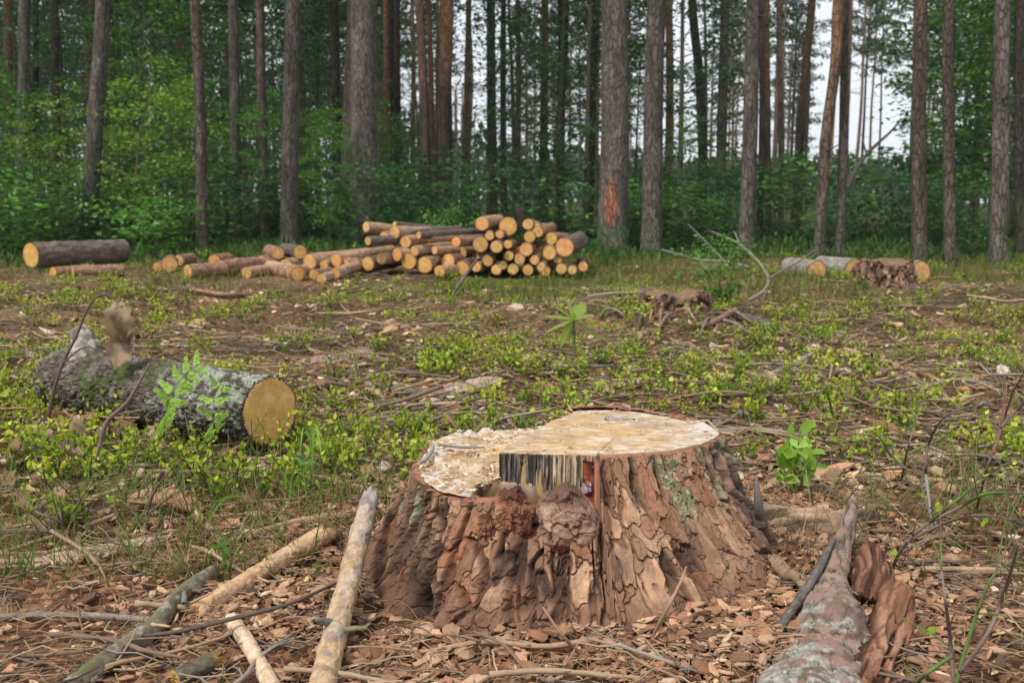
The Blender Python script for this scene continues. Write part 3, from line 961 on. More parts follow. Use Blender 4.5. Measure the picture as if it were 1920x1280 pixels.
LW = 'loose logs lying between the long dark log and the pile'
for (px, py, rp, az, ln, pal, lab) in [
        (318, 496, 15, 120, .4, PAL_RED, 'squat log stub with split orange end, half sunk in weeds near the long dark log'),
        (352, 509, 13, 30, .5, PAL_RED, 'loose log with round orange end pointing at the viewer beside a squat split stub'),
        (384, 504, 11, 40, .4, PAL_RED, 'small loose log touching the round-ended log, with small orange end'),
        (415, 503, 15, 62, 1.5, PAL_RED, 'brown loose log stretching far back with its orange end in grass'),
        (470, 498, 13, 35, .6, PAL_RED, 'rough loose log with ragged bark and yellowish end behind grass'),
        (521, 475, 12, 130, .8, PAL_RED, 'reddish-barked loose log just short of the pile, cut end turned toward it'),
        (563, 473, 13, 140, .8, PAL_DARK, 'dark-barked loose log touching the end of the pile'),
        (296, 501, 10, 100, .4, PAL_TAN, 'tiny pale log stub nearest the squat split stub'),
        (447, 507, 10, 70, .4, PAL_TAN, 'small tan log stub in front of the rough ragged log'),
        (490, 490, 11, 80, .5, PAL_RED, 'brown log stub between the rough ragged log and the reddish-barked one'),
        (505, 512, 10, 60, .4, PAL_TAN, 'low tan log stub standing out of grass before the reddish-barked log'),
        (536, 497, 12, 75, .6, PAL_TAN, 'pale log just touching the first log of the heap'),
        (402, 489, 12, 80, .5, PAL_RED, 'brown log behind the long-reaching brown loose log, just its end showing'),
        (430, 497, 10, 95, .5, PAL_TAN, 'tan log end between the long-reaching brown log and the rough ragged one'),
        (462, 512, 11, 70, .5, PAL_TAN, 'tan log stub lowest in the grass before the rough ragged log'),
        (545, 512, 11, 80, .5, PAL_TAN, 'tan log end squeezed beside the low reddish stub before the heap'),
        (575, 505, 12, 70, .5, PAL_RED, 'reddish log end at the low tip of the heap'),
        (335, 488, 10, 85, .5, PAL_RED, 'small brown log end behind the squat split stub'),
        (603, 523, 10, 85, .4, PAL_TAN, 'little log fallen in front of the heap near its low end'),
        (558, 514, 14, 150, .6, PAL_RED, 'low reddish log stub in the grass before the pile')]:
    base_y = py + rp + 1
    Y = G(px, base_y)[1]
    Y = min(max(Y, 9.2), 11.8)
    cut_log(px, py, Y, rp * 1.05, 90 - (90 - az) * .55, min(ln, .8) * .85, pal, lab, None)

# --- the heap of thinnings
PILE = 'sawn pine logs in the heap before the big grey pine'
ZX, ZY = (lambda q: 540 + q / 3.2), (lambda q: 380 + q / 3.2)
rows = {
    'bottom': [(70, 425, 42, 155, .7), (130, 355, 47, 28, 2.2), (155, 432, 30, 60, .5), (215, 375, 27, 70, 1.0), (283, 425, 33, 60, .8), (335, 378, 44, 42, 1.4), (290, 345, 40, 42, 1.4), (480, 365, 41, 60, 1.3), (560, 335, 35, 50, 1.2),
               (725, 352, 46, 55, 1.2), (820, 374, 49, 40, 1.3), (910, 412, 34, 60, .8), (960, 350, 43, 52, 2.4), (1045, 392, 42, 52, 1.8),
               (1130, 385, 30, 60, 1.0), (1200, 350, 30, 80, 1.0), (1325, 320, 29, 70, 1.2), (1390, 340, 31, 60, 1.2), (1290, 375, 26, 150, .8), (1480, 345, 28, 60, 1.0), (1520, 385, 28, 30, .9), (1620, 332, 32, 60, 1.0), (1770, 385, 30, 30, .8), (1250, 402, 31, 30, .9), (1350, 398, 33, 30, .9), (1440, 404, 31, 30, .9), (1545, 412, 30, 30, .9), (1640, 396, 33, 30, .9), (1705, 404, 27, 30, .8)],
    'middle': [(655, 310, 40, 20, 1.6), (760, 290, 30, 30, 1.4), (705, 235, 36, 40, 1.2), (480, 230, 26, 30, 1.2), (1155, 250, 46, 50, 1.3), (1250, 265, 36, 60, 1.2), (1010, 235, 30, 30, 1.2), (1320, 250, 26, 50, 1.0), (1430, 280, 40, 25, 1.4), (1570, 302, 41, 40, 1.3), (1660, 267, 56, 18, 1.6), (880, 285, 24, 25, 1.0)],
    'upper': [(578, 212, 39, 30, 1.2), (640, 178, 38, 25, 1.6), (690, 186, 22, 15, 1.4), (785, 196, 22, 15, 1.2), (850, 215, 24, 15, 1.0), (1210, 200, 26, 40, 1.1), (1270, 190, 25, 15, 1.4), (1580, 215, 36, 25, 1.0), (1450, 205, 34, 8, 1.3), (1500, 175, 32, 5, 1.2)],
    'topmost': [(470, 145, 31, 15, 1.6), (640, 130, 18, 8, 2.0), (1165, 125, 42, 22, 1.2), (1320, 142, 54, 16, 1.6), (1440, 130, 32, 20, 1.2), (1490, 150, 28, 30, 1.0)],
}
desc = {0: 'tan', 1: 'flaky'}
for rn, items in rows.items():
    Y0 = {'bottom': 9.9, 'middle': 10.25, 'upper': 10.45, 'topmost': 10.6}[rn]
    for k, (zx, zy, rz, az, ln) in enumerate(items):
        px, py, rp = ZX(zx), ZY(zy), rz / 3.2
        if rn == 'bottom':
            Y = min(max(G(px, py + rp)[1], 9.3), 10.3)
        else:
            Y = Y0 + rng.uniform(-.14, .14)
        a_ = 90 - (90 - az) * (.5 if zx < 1150 else .12) + rng.uniform(-9, 9)
        pal = PAL_TAN if rng.random() < (.75 if zx < 1100 else .45) else (PAL_RED if rng.random() < .7 else PAL_DARK)
        if (zx, zy) in ((640, 130), (1155, 250), (1320, 142), (690, 186), (785, 196)):
            pal = PAL_DARK if zx != 1320 else PAL_RED
        size = 'thick' if rp > 13.5 else ('thin' if rp < 9.5 else 'medium')
        words = ['first', 'second', 'third', 'fourth', 'fifth', 'sixth', 'seventh', 'eighth', 'ninth', 'tenth', 'eleventh', 'twelfth', 'thirteenth', 'fourteenth', 'fifteenth', 'sixteenth', 'seventeenth', 'eighteenth', 'nineteenth', 'twentieth', 'twenty-first', 'twenty-second', 'twenty-third', 'twenty-fourth', 'twenty-fifth', 'twenty-sixth', 'twenty-seventh', 'twenty-eighth', 'twenty-ninth', 'thirtieth', 'thirty-first', 'thirty-second']
        tilt = -6 if (zx, zy) == (640, 130) or (zx, zy) == (470, 145) else rng.uniform(-3, 3)
        order = sorted(items).index((zx, zy, rz, az, ln))
        cut_log(px, py, Y, rp * 1.08, a_, min(ln, 1.15) * rng.uniform(.8, 1.0), pal, f'{size} log in the {rn} layer of the heap, {words[order]} counted toward the red-scarred pine', PILE, tilt=tilt)
# buried logs that carry the upper ones
for k in range(16):
    x = rng.uniform(-1.15, .5); z = rng.uniform(.10, .22)
    if -.9 < x < -.75: continue
    cut_log(0, 0, 0, rng.uniform(.07, .1), rng.uniform(78, 100), .9, PAL_RED if k % 2 else PAL_TAN, 'log buried inside the heap with only bits of bark showing between others', PILE, cen=A(x, rng.uniform(10.5, 10.8), z), nu=20, nv=14)
# dead knotty stick end on top
b = MB(); q0 = at(974, 400, 10.55)
v, f, c = tube([q0 + A(-.03, 0, .09), q0 + A(0, 0, 0), q0 + A(.04, .05, -.14)], [.03, .04, .05], 10, 14, (.06, .045, .04)); b.add(v, f, c)
tag(b.build('branch', M_STICK, None, tuple(q0)), 'short dark knotty branch end sticking up from the top of the log heap', 'branch')

# --- three logs and a stump at the far side of the clearing
cut_log(1532, 508, 9.5, 20, 100, .6, PAL_GREY, 'grey log with orange end, outermost of three at the clearing edge, beside the grey twigs', None, nu=36, nv=30)
cut_log(1603, 507, 9.5, 22, 103, .6, PAL_GREY, 'pale lichen-barked log with orange end directly beside the low brown stump', None, nu=36, nv=30)
cut_log(1726, 511, 9.3, 22, 103, .6, PAL_GREY, 'log with big orange end poking out past the low brown stump', None, nu=36, nv=30)


def small_stump(px, py_base, py_top, wpx, label, seed, ragged=.5):
    base = G(px, py_base)
    Y = base[1]
    r = wpx / 2 / FPX * Y
    h = (py_base - py_top) / FPX * Y * .96
    t = empty('tree_stump', base, label, 'tree stump', None)
    nth, nv = 220, 90
    th = np.linspace(0, 2 * np.pi, nth, endpoint=False); s = np.linspace(0, 1, nv)
    S, T = np.meshgrid(s, th, indexing='ij'); S, T = S.ravel(), T.ravel()
    p = np.stack([np.cos(T), np.sin(T), S * 1.2], 1)
    h1, cid, e1 = plates(p, (3.4, 3.4, 1.1), seed + 5, .8, .4, .2)
    h2, id2, e2 = plates(p, (7, 7, 3.5), seed + 25, .9, .5, .3)
    ed = sst(.0, .25, e1)
    ht = h * (1 + ragged * .35 * (fbm(np.stack([np.cos(T) * 3, np.sin(T) * 3, 0 * T], 1), 3, seed + 9) - .5) * 2)
    rr = r * (.82 + .30 * (1 - S) ** 2.2) * (1 + .28 * h1 + .16 * h2 - .16 * (1 - ed))
    cid = np.mod(cid + .5 * id2, 1)
    V = base + np.stack([np.cos(T) * rr, np.sin(T) * rr, -.05 + S * (ht + .05)], 1)
    c = pick([(.21, .115, .08), (.28, .165, .115), (.15, .085, .06), (.33, .21, .15), (.12, .07, .05)], cid)
    c = mixc(c, (.05, .032, .025), (1 - ed) * .9)
    b = MB().add(V, grid_faces(nth, nv, True), c)
    b.build('bark', M_LOGBARK, t, tuple(base))
    ring = V.reshape(nv, nth, 3)[-1]
    m = 20; k = np.linspace(0, 1, m)
    hub = ring.mean(0) - A(0, 0, .03 * ragged)
    vv = (hub + (ring * A(1, 1, 1) - hub)[None] * (k * .97)[:, None, None]).reshape(-1, 3)
    vv[:, 2] += .012 * (fbm(vv * 40, 3, seed + 15) - .5)
    MB().add(vv, grid_faces(nth, m, True), mixc((.11, .07, .045), (.28, .18, .11), fbm(vv * 25, 3, seed + 16))).build('cut_face', M_CUT, t, tuple(base))
    return t, base, r, h


small_stump(1264, 608, 546, 142, 'low crumbling reddish stump on a mound of roots and twigs in mid clearing', 600, .7)
small_stump(1657, 535, 489, 108, 'low wide brown stump standing before the three grey logs at the clearing edge', 640, .8)

# ------------------------------------------------------------------ leaf helpers
QLEAF_V = A([0, 0, 0], [-.5, .42, .06], [0, 1, -.04], [.5, .42, .06])      # unit leaf: x across, y along, z up
QLEAF_F = np.array([[0, 1, 2, 3]])
FLEAF_V = A([0, 0, 0], [-.36, .22, .07], [-.5, .52, .10], [-.26, .82, .05], [0, 1, -.06], [.26, .82, .05], [.5, .52, .10], [.36, .22, .07], [0, .5, 0])
FLEAF_F = np.array([[0, 8, 2, 1], [2, 8, 4, 3], [8, 0, 7, 6], [8, 6, 5, 4]])


def scatter(TV, TF, pos, tip, nrm, ln, wd, col):
    """place a template N times: pos, tip direction, approximate normal, length, width"""
    N, k = len(pos), len(TV)
    tip = unit(tip); x = unit(np.cross(tip, nrm)); n = np.cross(x, tip)
    ln = np.asarray(ln)[:, None, None]; wd = np.asarray(wd)[:, None, None]
    V = pos[:, None] + TV[None, :, 0:1] * wd * x[:, None] + TV[None, :, 1:2] * ln * tip[:, None] + TV[None, :, 2:3] * wd * n[:, None]
    F = (np.arange(N)[:, None, None] * k + TF[None]).reshape(-1, TF.shape[1])
    C = np.repeat(col, k, axis=0) if np.ndim(col) == 2 else np.tile(col, (N * k, 1))
    return V.reshape(-1, 3), F, C


def rdir(n, up=0.0, g=rng):
    v = unit(g.normal(size=(n, 3)))
    v[:, 2] += up
    return unit(v)


# ------------------------------------------------------------------ pines
def pine_crown_mesh(name, H, lo, seed, rad=2.4, nb=46, tufts=24):
    g = np.random.default_rng(seed)
    b = MB()
    for i in range(nb):
        f = (i + g.random()) / nb
        z = H * (lo + (0.99 - lo) * f)
        L = rad * (1 - .75 * f ** 1.5) * g.uniform(.6, 1.1)
        a = g.uniform(0, 2 * np.pi)
        d = A(math.cos(a), math.sin(a), g.uniform(-.1, .45))
        e = A(0, 0, z) + d * L
        v, fc, c = tube([A(0, 0, z), A(0, 0, z) + d * L * .5 + A(0, 0, .05), e], [.035, .01], 4, 5, (.12, .075, .05))
        b.add(v, fc, c)
        n = tufts
        s = np.sqrt(g.uniform(.12, 1, n))
        pos = A(0, 0, z) + d * L * s[:, None] + g.normal(0, .17, (n, 3)) * A(1.5, 1.5, .55)
        for _ in range(3):
            dd = rdir(n, .35, g)
            col = mixc(A(.020, .045, .018), A(.06, .095, .032), g.random(n))
            v, fc, c = scatter(QLEAF_V, QLEAF_F, pos, dd, rdir(n, .5, g), g.uniform(.16, .34, n), g.uniform(.05, .11, n), col)
            b.add(v, fc, c)
    return b.mesh(name, [M_NEEDLE], smooth=False)


CROWNS = [pine_crown_mesh('crown', 17, .58, 900 + k, 2.2, 34, 18) for k in range(3)] + [pine_crown_mesh('crown', 17, .34, 920 + k, 2.2, 60, 20) for k in range(2)]


def trunk_mb(pts, r0, r1, seed, low, high, zsplit, wound=None, nu=30, nv=150):
    """standing trunk through pts (lowest first)"""
    path, q = resample(pts, 200)
    q = q / q[-1]
    s = np.linspace(0, 1, nv) ** 1.7
    path = np.stack([np.interp(s, q, path[:, k]) for k in range(3)], 1)
    th = np.linspace(0, 2 * np.pi, nu, endpoint=False)
    S, T = np.meshgrid(s, th, indexing='ij')
    h = np.repeat(path[:, 2] - path[0, 2], nu); T = T.ravel(); S = S.ravel()
    p = np.stack([np.cos(T) * r0, np.sin(T) * r0, h], 1)
    flare = .30 * np.exp(-h / .28) * (1 + .35 * np.sin(T * 4 + seed))
    rr = (r0 + (r1 - r0) * S) * (1 + flare + .09 * (fbm(p * A(9, 9, 3) + seed, 3, seed) - .5) + .07 * (fbm(p * A(28, 28, 9), 2, seed + 3) - .5))
    kn = np.array([[rng.uniform(0, 6.28), rng.uniform(.8, 6)] for _ in range(7)])
    for a, z in kn:
        da = np.abs(np.mod(T - a + np.pi, 2 * np.pi) - np.pi)
        rr = rr * (1 + .16 * np.exp(-(da / .3) ** 2 - ((h - z) / .07) ** 2))
    V = np.repeat(path, nu, 0) + np.stack([np.cos(T) * rr, np.sin(T) * rr, 0 * T], 1)
    n = fbm(p * A(14, 14, 2.5) + seed, 3, seed + 7)
    c = mixc(A(*low) * .78, A(*low) * 1.25, sst(.3, .7, n))
    c = mixc(c, A(*high), sst(zsplit - 1.2, zsplit + 1.6, h + 2.2 * (n - .5)))
    c = mixc(c, (.11, .13, .07), (1 - sst(.2, 1.4, h + 1.6 * (n - .5))) * .35)
    if wound:
        a, z0, z1 = wound
        da = np.abs(np.mod(T - a + np.pi, 2 * np.pi) - np.pi)
        m = sst(.45, .55, np.exp(-(da / .55) ** 2 - (2 * (h - (z0 + z1) / 2) / (z1 - z0)) ** 4) + .5 * (fbm(p * A(22, 22, 8), 3, seed + 12) - .5))
        c = mixc(c, (.33, .13, .085), m * .9)
    return MB().add(V, grid_faces(nu, nv, True), c)


GREY, BROWN, ORANGE, DARK = (.108, .093, .081), (.100, .077, .063), (.27, .145, .08), (.058, .048, .042)
#  px at base, base y, px at top edge, width px (near y 250), low colour, high colour, height of the colour change, label
PINES = [
    (45, 452, 45, 24, GREY, GREY, 9, 'grey pine trunk nearest the picture edge behind the long dark log'),
    (160, 463, 193, 31, GREY, GREY, 9, 'leaning grey pine trunk rising behind the long dark log'),
    (108, 440, 101, 16, BROWN, BROWN, 9, 'thin brown pine between the leaning trunk and the outermost grey trunk'),
    (18, 430, 14, 20, BROWN, ORANGE, 2.5, 'rust-coloured pine trunk cut by the picture edge'),
    (70, 425, 66, 13, DARK, BROWN, 6, 'slim dark pine close beside the outermost grey trunk'),
    (180, 420, 172, 16, BROWN, ORANGE, 3, 'reddish pine partly hidden by the top of the leaning trunk'),
    (378, 474, 366, 22, BROWN, GREY, 6, 'brown pine behind the loose logs, standing alone in leafy undergrowth'),
    (442, 452, 437, 21, GREY, GREY, 9, 'straight grey pine behind the loose brown log, its foot in shrubs'),
    (500, 446, 487, 18, BROWN, GREY, 8, 'slim pine close to the bright grey pine, leaning slightly away from it'),
    (541, 466, 549, 32, GREY, GREY, 9, 'pale grey pine with mossy foot just short of the log heap'),
    (634, 436, 626, 15, DARK, BROWN, 8, 'thin dark pine between the mossy-footed pine and the thickest grey pine'),
    (650, 442, 664, 30, BROWN, BROWN, 8, 'brown trunk half hidden behind the thick grey pine at the heap'),
    (684, 456, 682, 53, (.138, .120, .103), (.138, .120, .103), 9, 'thick pale grey pine standing right behind the log heap'),
    (729, 430, 724, 13, BROWN, ORANGE, 1.6, 'slender orange pine just past the thick grey pine'),
    (748, 430, 744, 14, DARK, DARK, 9, 'dark slender trunk beside the slender orange pine'),
    (826, 450, 838, 30, BROWN, ORANGE, 3.2, 'pine behind the middle of the heap turning orange higher up'),
    (868, 415, 879, 13, BROWN, ORANGE, 3.0, 'narrow reddish pine behind the top of the heap'),
    (925, 425, 920, 20, BROWN, BROWN, 9, 'brown pine straight behind the topmost logs'),
    (945, 420, 944, 13, DARK, BROWN, 9, 'dark narrow trunk touching the brown pine behind the topmost logs'),
    (1018, 430, 1022, 17, BROWN, ORANGE, 3.2, 'reddish straight pine above the end of the heap'),
    (1050, 425, 1062, 14, DARK, DARK, 9, 'dark leaning trunk beyond the end of the heap'),
    (1105, 432, 1117, 15, DARK, DARK, 9, 'dark slim trunk in leaves beside the red-scarred pine'),
    (1149, 470, 1152, 56, (.128, .110, .095), (.128, .110, .095), 9, 'thick grey pine with a red scar low on its trunk'),
    (1222, 476, 1231, 38, GREY, (.2, .15, .12), 4.5, 'stout grey pine next to the red-scarred pine'),
    (1312, 445, 1298, 19, DARK, BROWN, 9, 'dark crooked pine wrapped in leaves past the stout grey pine'),
    (1350, 446, 1360, 20, GREY, GREY, 9, 'grey pine between the crooked dark trunk and the knotty grey trunk'),
    (1399, 478, 1412, 29, GREY, GREY, 9, 'knotty grey pine standing behind the forked dead branch'),
    (1425, 440, 1428, 12, BROWN, BROWN, 9, 'thin trunk tucked right behind the knotty grey pine'),
    (1441, 418, 1438, 13, BROWN, ORANGE, 3.5, 'reddish slim pine seen against the sky gap'),
    (1465, 415, 1460, 11, GREY, (.25, .17, .13), 4, 'narrow pale pine next to the reddish slim pine in the sky gap'),
    (1536, 486, 1567, 21, BROWN, ORANGE, 2.4, 'bending pine with orange upper trunk behind the outermost grey log'),
    (1575, 484, 1586, 17, GREY, ORANGE, 4.0, 'straight slim pine close behind the lichen-barked log'),
    (1726, 489, 1727, 27, BROWN, (.24, .15, .11), 3.4, 'dark knotty pine behind the log that pokes past the low stump'),
    (1785, 494, 1778, 22, BROWN, BROWN, 9, 'brown knotty pine, next after the dark knotty one behind the grey logs'),
    (1874, 500, 1881, 31, (.12, .10, .09), (.12, .10, .09), 9, 'stout dark pine by the picture edge among bright leaves'),
    (1914, 480, 1912, 17, DARK, DARK, 9, 'dark trunk cut off by the picture edge beyond the stout dark pine'),
]


def front_pines():
    for i, (bx, by, tx, w, low, high, zs, lab) in enumerate(PINES):
        by2 = min(by, 505)
        d = CAM_H / max(.02, math.tan(math.atan((by2 - 640) / FPX) + PITCH))
        d = min(max(d, 11.6), 30.0)
        x0 = at(bx, min(by, 470), d)[0]
        gb = gz1(x0, d)
        r0 = w / 2 / FPX * d * 1.0
        ztop = at(tx, 0, d)[2]
        xt = at(tx, 0, d)[0]
        lean = (xt - x0) / ztop
        H = rng.uniform(17, 20)
        pts = [A(x0, d, gb - .12), A(x0 + lean * ztop * .5 + rng.normal(0, .02), d, ztop * .5), A(xt, d, ztop)]
        if bx == 1536:
            pts = [A(x0, d, gb - .12), A(x0 + .02, d, ztop * .45), A(x0 + .10, d, ztop * .75), A(xt + .03, d, ztop * 1.03)]
        if bx == 1312:
            pts = [A(x0, d, gb - .12), A(x0 + .03, d, ztop * .3), A(x0 - .10, d, ztop * .7), A(xt, d, ztop)]
        zz = ztop
        xx = xt
        for q in (7.0, 12.0, H):
            if q > zz + 1:
                xx = xx + lean * .5 * (q - zz); zz = q
                pts.append(A(xx, d, zz))
        t = empty('pine_tree', (x0, d, gb), lab, 'tree')
        wound = (R(-110), .52, 1.25) if bx == 1149 else None
        tr = trunk_mb(pts, r0, r0 * .30, 700 + i * 13, low, high, zs, wound)
        # dead stubs
        for _ in range(rng.integers(2, 7)):
            z = rng.uniform(1.2, 6); a = rng.uniform(0, 6.28)
            px_ = np.interp(z, [q[2] for q in pts], [q[0] for q in pts])
            o = A(px_, d, z); e = o + A(math.cos(a), math.sin(a), rng.uniform(-.2, .3)) * rng.uniform(.1, .55)
            v, f, c = tube([o, e], [.016, .004], 5, 4, (.09, .075, .065)); tr.add(v, f, c)
        tr.build('trunk', M_TRUNK, t, (x0, d, gb))
        cr = bpy.data.objects.new('crown', CROWNS[i % 3]); COL.objects.link(cr); cr.parent = t
        cr.location = (xx - x0, 0, H - 17 - gb); cr.rotation_euler = (0, 0, rng.uniform(0, 6.28))
        cr.scale = (1.15, 1.15, 1)


front_pines()

# slender pines deeper in the wood, seen as one kind
BG = 'slender pines standing deep in the wood'
def background_pines():
    protos = []
    for k in range(7):
        lowc = [BROWN, DARK, GREY, (.17, .12, .09), (.14, .11, .09), BROWN, (.2, .13, .09)][k]
        hi = [(.25, .145, .09), BROWN, (.2, .14, .105), (.22, .13, .085), DARK, (.22, .13, .085), ORANGE][k]
        pts = [A(0, 0, -.15)] + [A(rng.normal(0, .05) * z / 6, rng.normal(0, .05) * z / 6, z) for z in (3., 7., 11.)] + [A(rng.normal(0, .1), 0, 17)]
        m = trunk_mb(pts, .125, .035, 1200 + k * 17, lowc, hi, rng.uniform(2, 5), None, 14, 60)
        for _ in range(16):
            z = rng.uniform(1.5, 9.5); a = rng.uniform(0, 6.28)
            o = A(0, 0, z); e = o + A(math.cos(a), math.sin(a), rng.uniform(-.35, .2)) * rng.uniform(.3, 1.3)
            v, f, c = tube([o, (o + e) / 2 + A(0, 0, .06), e], [.016, .003], 4, 4, (.08, .065, .055)); m.add(v, f, c)
        protos.append(m.mesh('trunk', [M_TRUNK]))
    n = 0
    placed = []
    tries = 0
    while n < 250 and tries < 12000:
        tries += 1
        y = 20 + 75 * rng.random() ** 1.1
        px = rng.uniform(-620, 2520)
        dens = 1.0
        if 1240 < px < 1740:
            dens = .10 if y < 40 else (.24 if y < 55 else .55)
        if 870 < px < 1240:
            dens = .36
        if rng.random() > dens:
            continue
        x = (px - 960) / FPX * y
        if y < 24 and any(abs(px - q[0]) < 22 for q in PINES):
            continue
        if any((x - a) ** 2 + (y - b) ** 2 < 1.3 ** 2 for a, b in placed):
            continue
        placed.append((x, y))
        k = int(rng.integers(0, 7))
        s = rng.uniform(.85, 1.15); w = rng.uniform(.65, 1.15)
        t = empty('pine_tree', (x, y, gz1(x, y)), 'slender pine deep in the wood, one of many behind the first row', 'tree', BG)
        t.rotation_euler = (rng.normal(0, .012), rng.normal(0, .012), rng.uniform(0, 6.28))
        t.scale = (w, w, s)
        for nm, me in (('trunk', protos[k]), ('crown', CROWNS[int(rng.integers(0, 5))])):
            o = bpy.data.objects.new(nm, me); COL.objects.link(o); o.parent = t
            if nm == 'crown':
                o.scale = (1 / w, 1 / w, 1)
        n += 1


background_pines()


# ------------------------------------------------------------------ broadleaved undergrowth
def broadleaf(seed, h, w, nbr, leaf, cols, bare=.15, per=46, trunk_r=.035, spread=.30):
    """returns (stem mesh builder, crown mesh builder): limbs in loose layers of leaves"""
    g = np.random.default_rng(seed)
    st, cr = MB(), MB()
    bend = g.normal(0, .05 * h, 2)
    P = lambda f: A(bend[0] * f * f, bend[1] * f * f, h * f)
    v, f, c = tube([P(0) - A(0, 0, .1), P(.33), P(.66), P(1)], [trunk_r, trunk_r * .2], 7, 14, (.10, .085, .065)); st.add(v, f, c)
    for i in range(nbr):
        fz = bare + (1 - bare) * (i + g.random()) / nbr
        a = i * 2.4 + g.normal(0, .5)
        prof = math.sin(math.pi * min(1, .18 + .8 * (1 - fz))) ** .7
        L = w * prof * g.uniform(.55, 1.15)
        d = A(math.cos(a), math.sin(a), g.uniform(-.05, .40))
        o = P(fz)
        e = o + d * L + A(0, 0, -.06 * L)
        v, f, c = tube([o, o + d * L * .5 + A(0, 0, .07 * L), e], [max(.004, trunk_r * .35 * (1 - fz)), .002], 4, 6, (.10, .085, .065)); st.add(v, f, c)
        n = int(per * g.uniform(.5, 1.4))
        s = g.uniform(.25, 1.03, n)
        side = unit(np.cross(d, A(0, 0, 1)))
        off = side * (g.normal(0, spread, n) * L * (.35 + .6 * s))[:, None]
        pos = o + d * (L * s)[:, None] + off + A(0, 0, 1) * (g.normal(0, .07, n) * (.6 + .5 * L) + .10 * L * np.sin(np.pi * s))[:, None]
        tip = d * .8 + g.normal(0, .7, (n, 3)) * A(1, 1, .5) + A(0, 0, -.25)
        nrm = A(0, 0, 1) + g.normal(0, .38, (n, 3))
        t_ = g.random(n)
        col = mixc(A(*cols[0]), A(*cols[1]), t_)
        ln = leaf * g.uniform(.65, 1.25, n)
        v, f, c = scatter(QLEAF_V, QLEAF_F, pos, tip, nrm, ln, ln * g.uniform(.5, .72, n), col)
        cr.add(v, f, c)
    return st, cr


DKG = ((.024, .09, .024), (.065, .185, .04))
MIDG = ((.05, .15, .027), (.13, .30, .048))
BRG = ((.12, .24, .03), (.25, .40, .05))
BLG = ((.022, .09, .034), (.055, .17, .06))


def protos_of(lst):
    out = []
    for (seed, h, w, nb, leaf, cols, bare, per, tr, sp) in lst:
        s, c = broadleaf(seed, h, w, nb, leaf, cols, bare, per, tr, sp)
        out.append((s.mesh('trunk', [M_LOGBARK]), c.mesh('crown', [M_LEAF], smooth=False), h))
    return out


TREES_DK = protos_of([(2001, 7.5, 2.0, 44, .105, DKG, .16, 92, .07, .3), (2002, 6.5, 1.8, 38, .10, DKG, .12, 95, .06, .3), (2003, 8.5, 2.2, 46, .11, BLG, .15, 88, .08, .28)])
TREES_MID = protos_of([(2011, 5.0, 1.5, 36, .095, MIDG, .12, 105, .045, .32), (2012, 4.2, 1.3, 32, .09, MIDG, .10, 100, .04, .32), (2013, 6.0, 1.7, 40, .10, MIDG, .14, 105, .05, .3)])
TREES_BR = protos_of([(2021, 3.3, 1.25, 28, .095, BRG, .14, 85, .03, .33), (2022, 2.6, 1.05, 24, .09, BRG, .10, 85, .028, .33)])
SHRUBS = protos_of([(2031, 1.25, .75, 22, .075, DKG, .04, 60, .016, .34), (2032, .95, .65, 18, .07, DKG, .03, 60, .014, .34), (2033, 1.5, .8, 24, .075, BLG, .05, 60, .018, .34), (2034, .8, .6, 16, .07, MIDG, .03, 52, .012, .36), (2035, 1.1, .6, 18, .07, DKG, .05, 52, .014, .36)])


def plant_tree(name, protos, px, d, h, label, cat, group=None, k=None, wx=1.0):
    x = (px - 960) / FPX * d
    s, c, h0 = protos[int(rng.integers(0, len(protos))) if k is None else k]
    t = empty(name, (x, d, gz1(x, d)), label, cat, group)
    q = h / h0
    t.scale = (q * wx, q * wx, q)
    t.rotation_euler = (0, 0, rng.uniform(0, 6.28))
    for nm, me in (('trunk' if cat == 'tree' else 'stem', s), ('crown' if cat == 'tree' else 'foliage', c)):
        o = bpy.data.objects.new(nm, me); COL.objects.link(o); o.parent = t
    return t


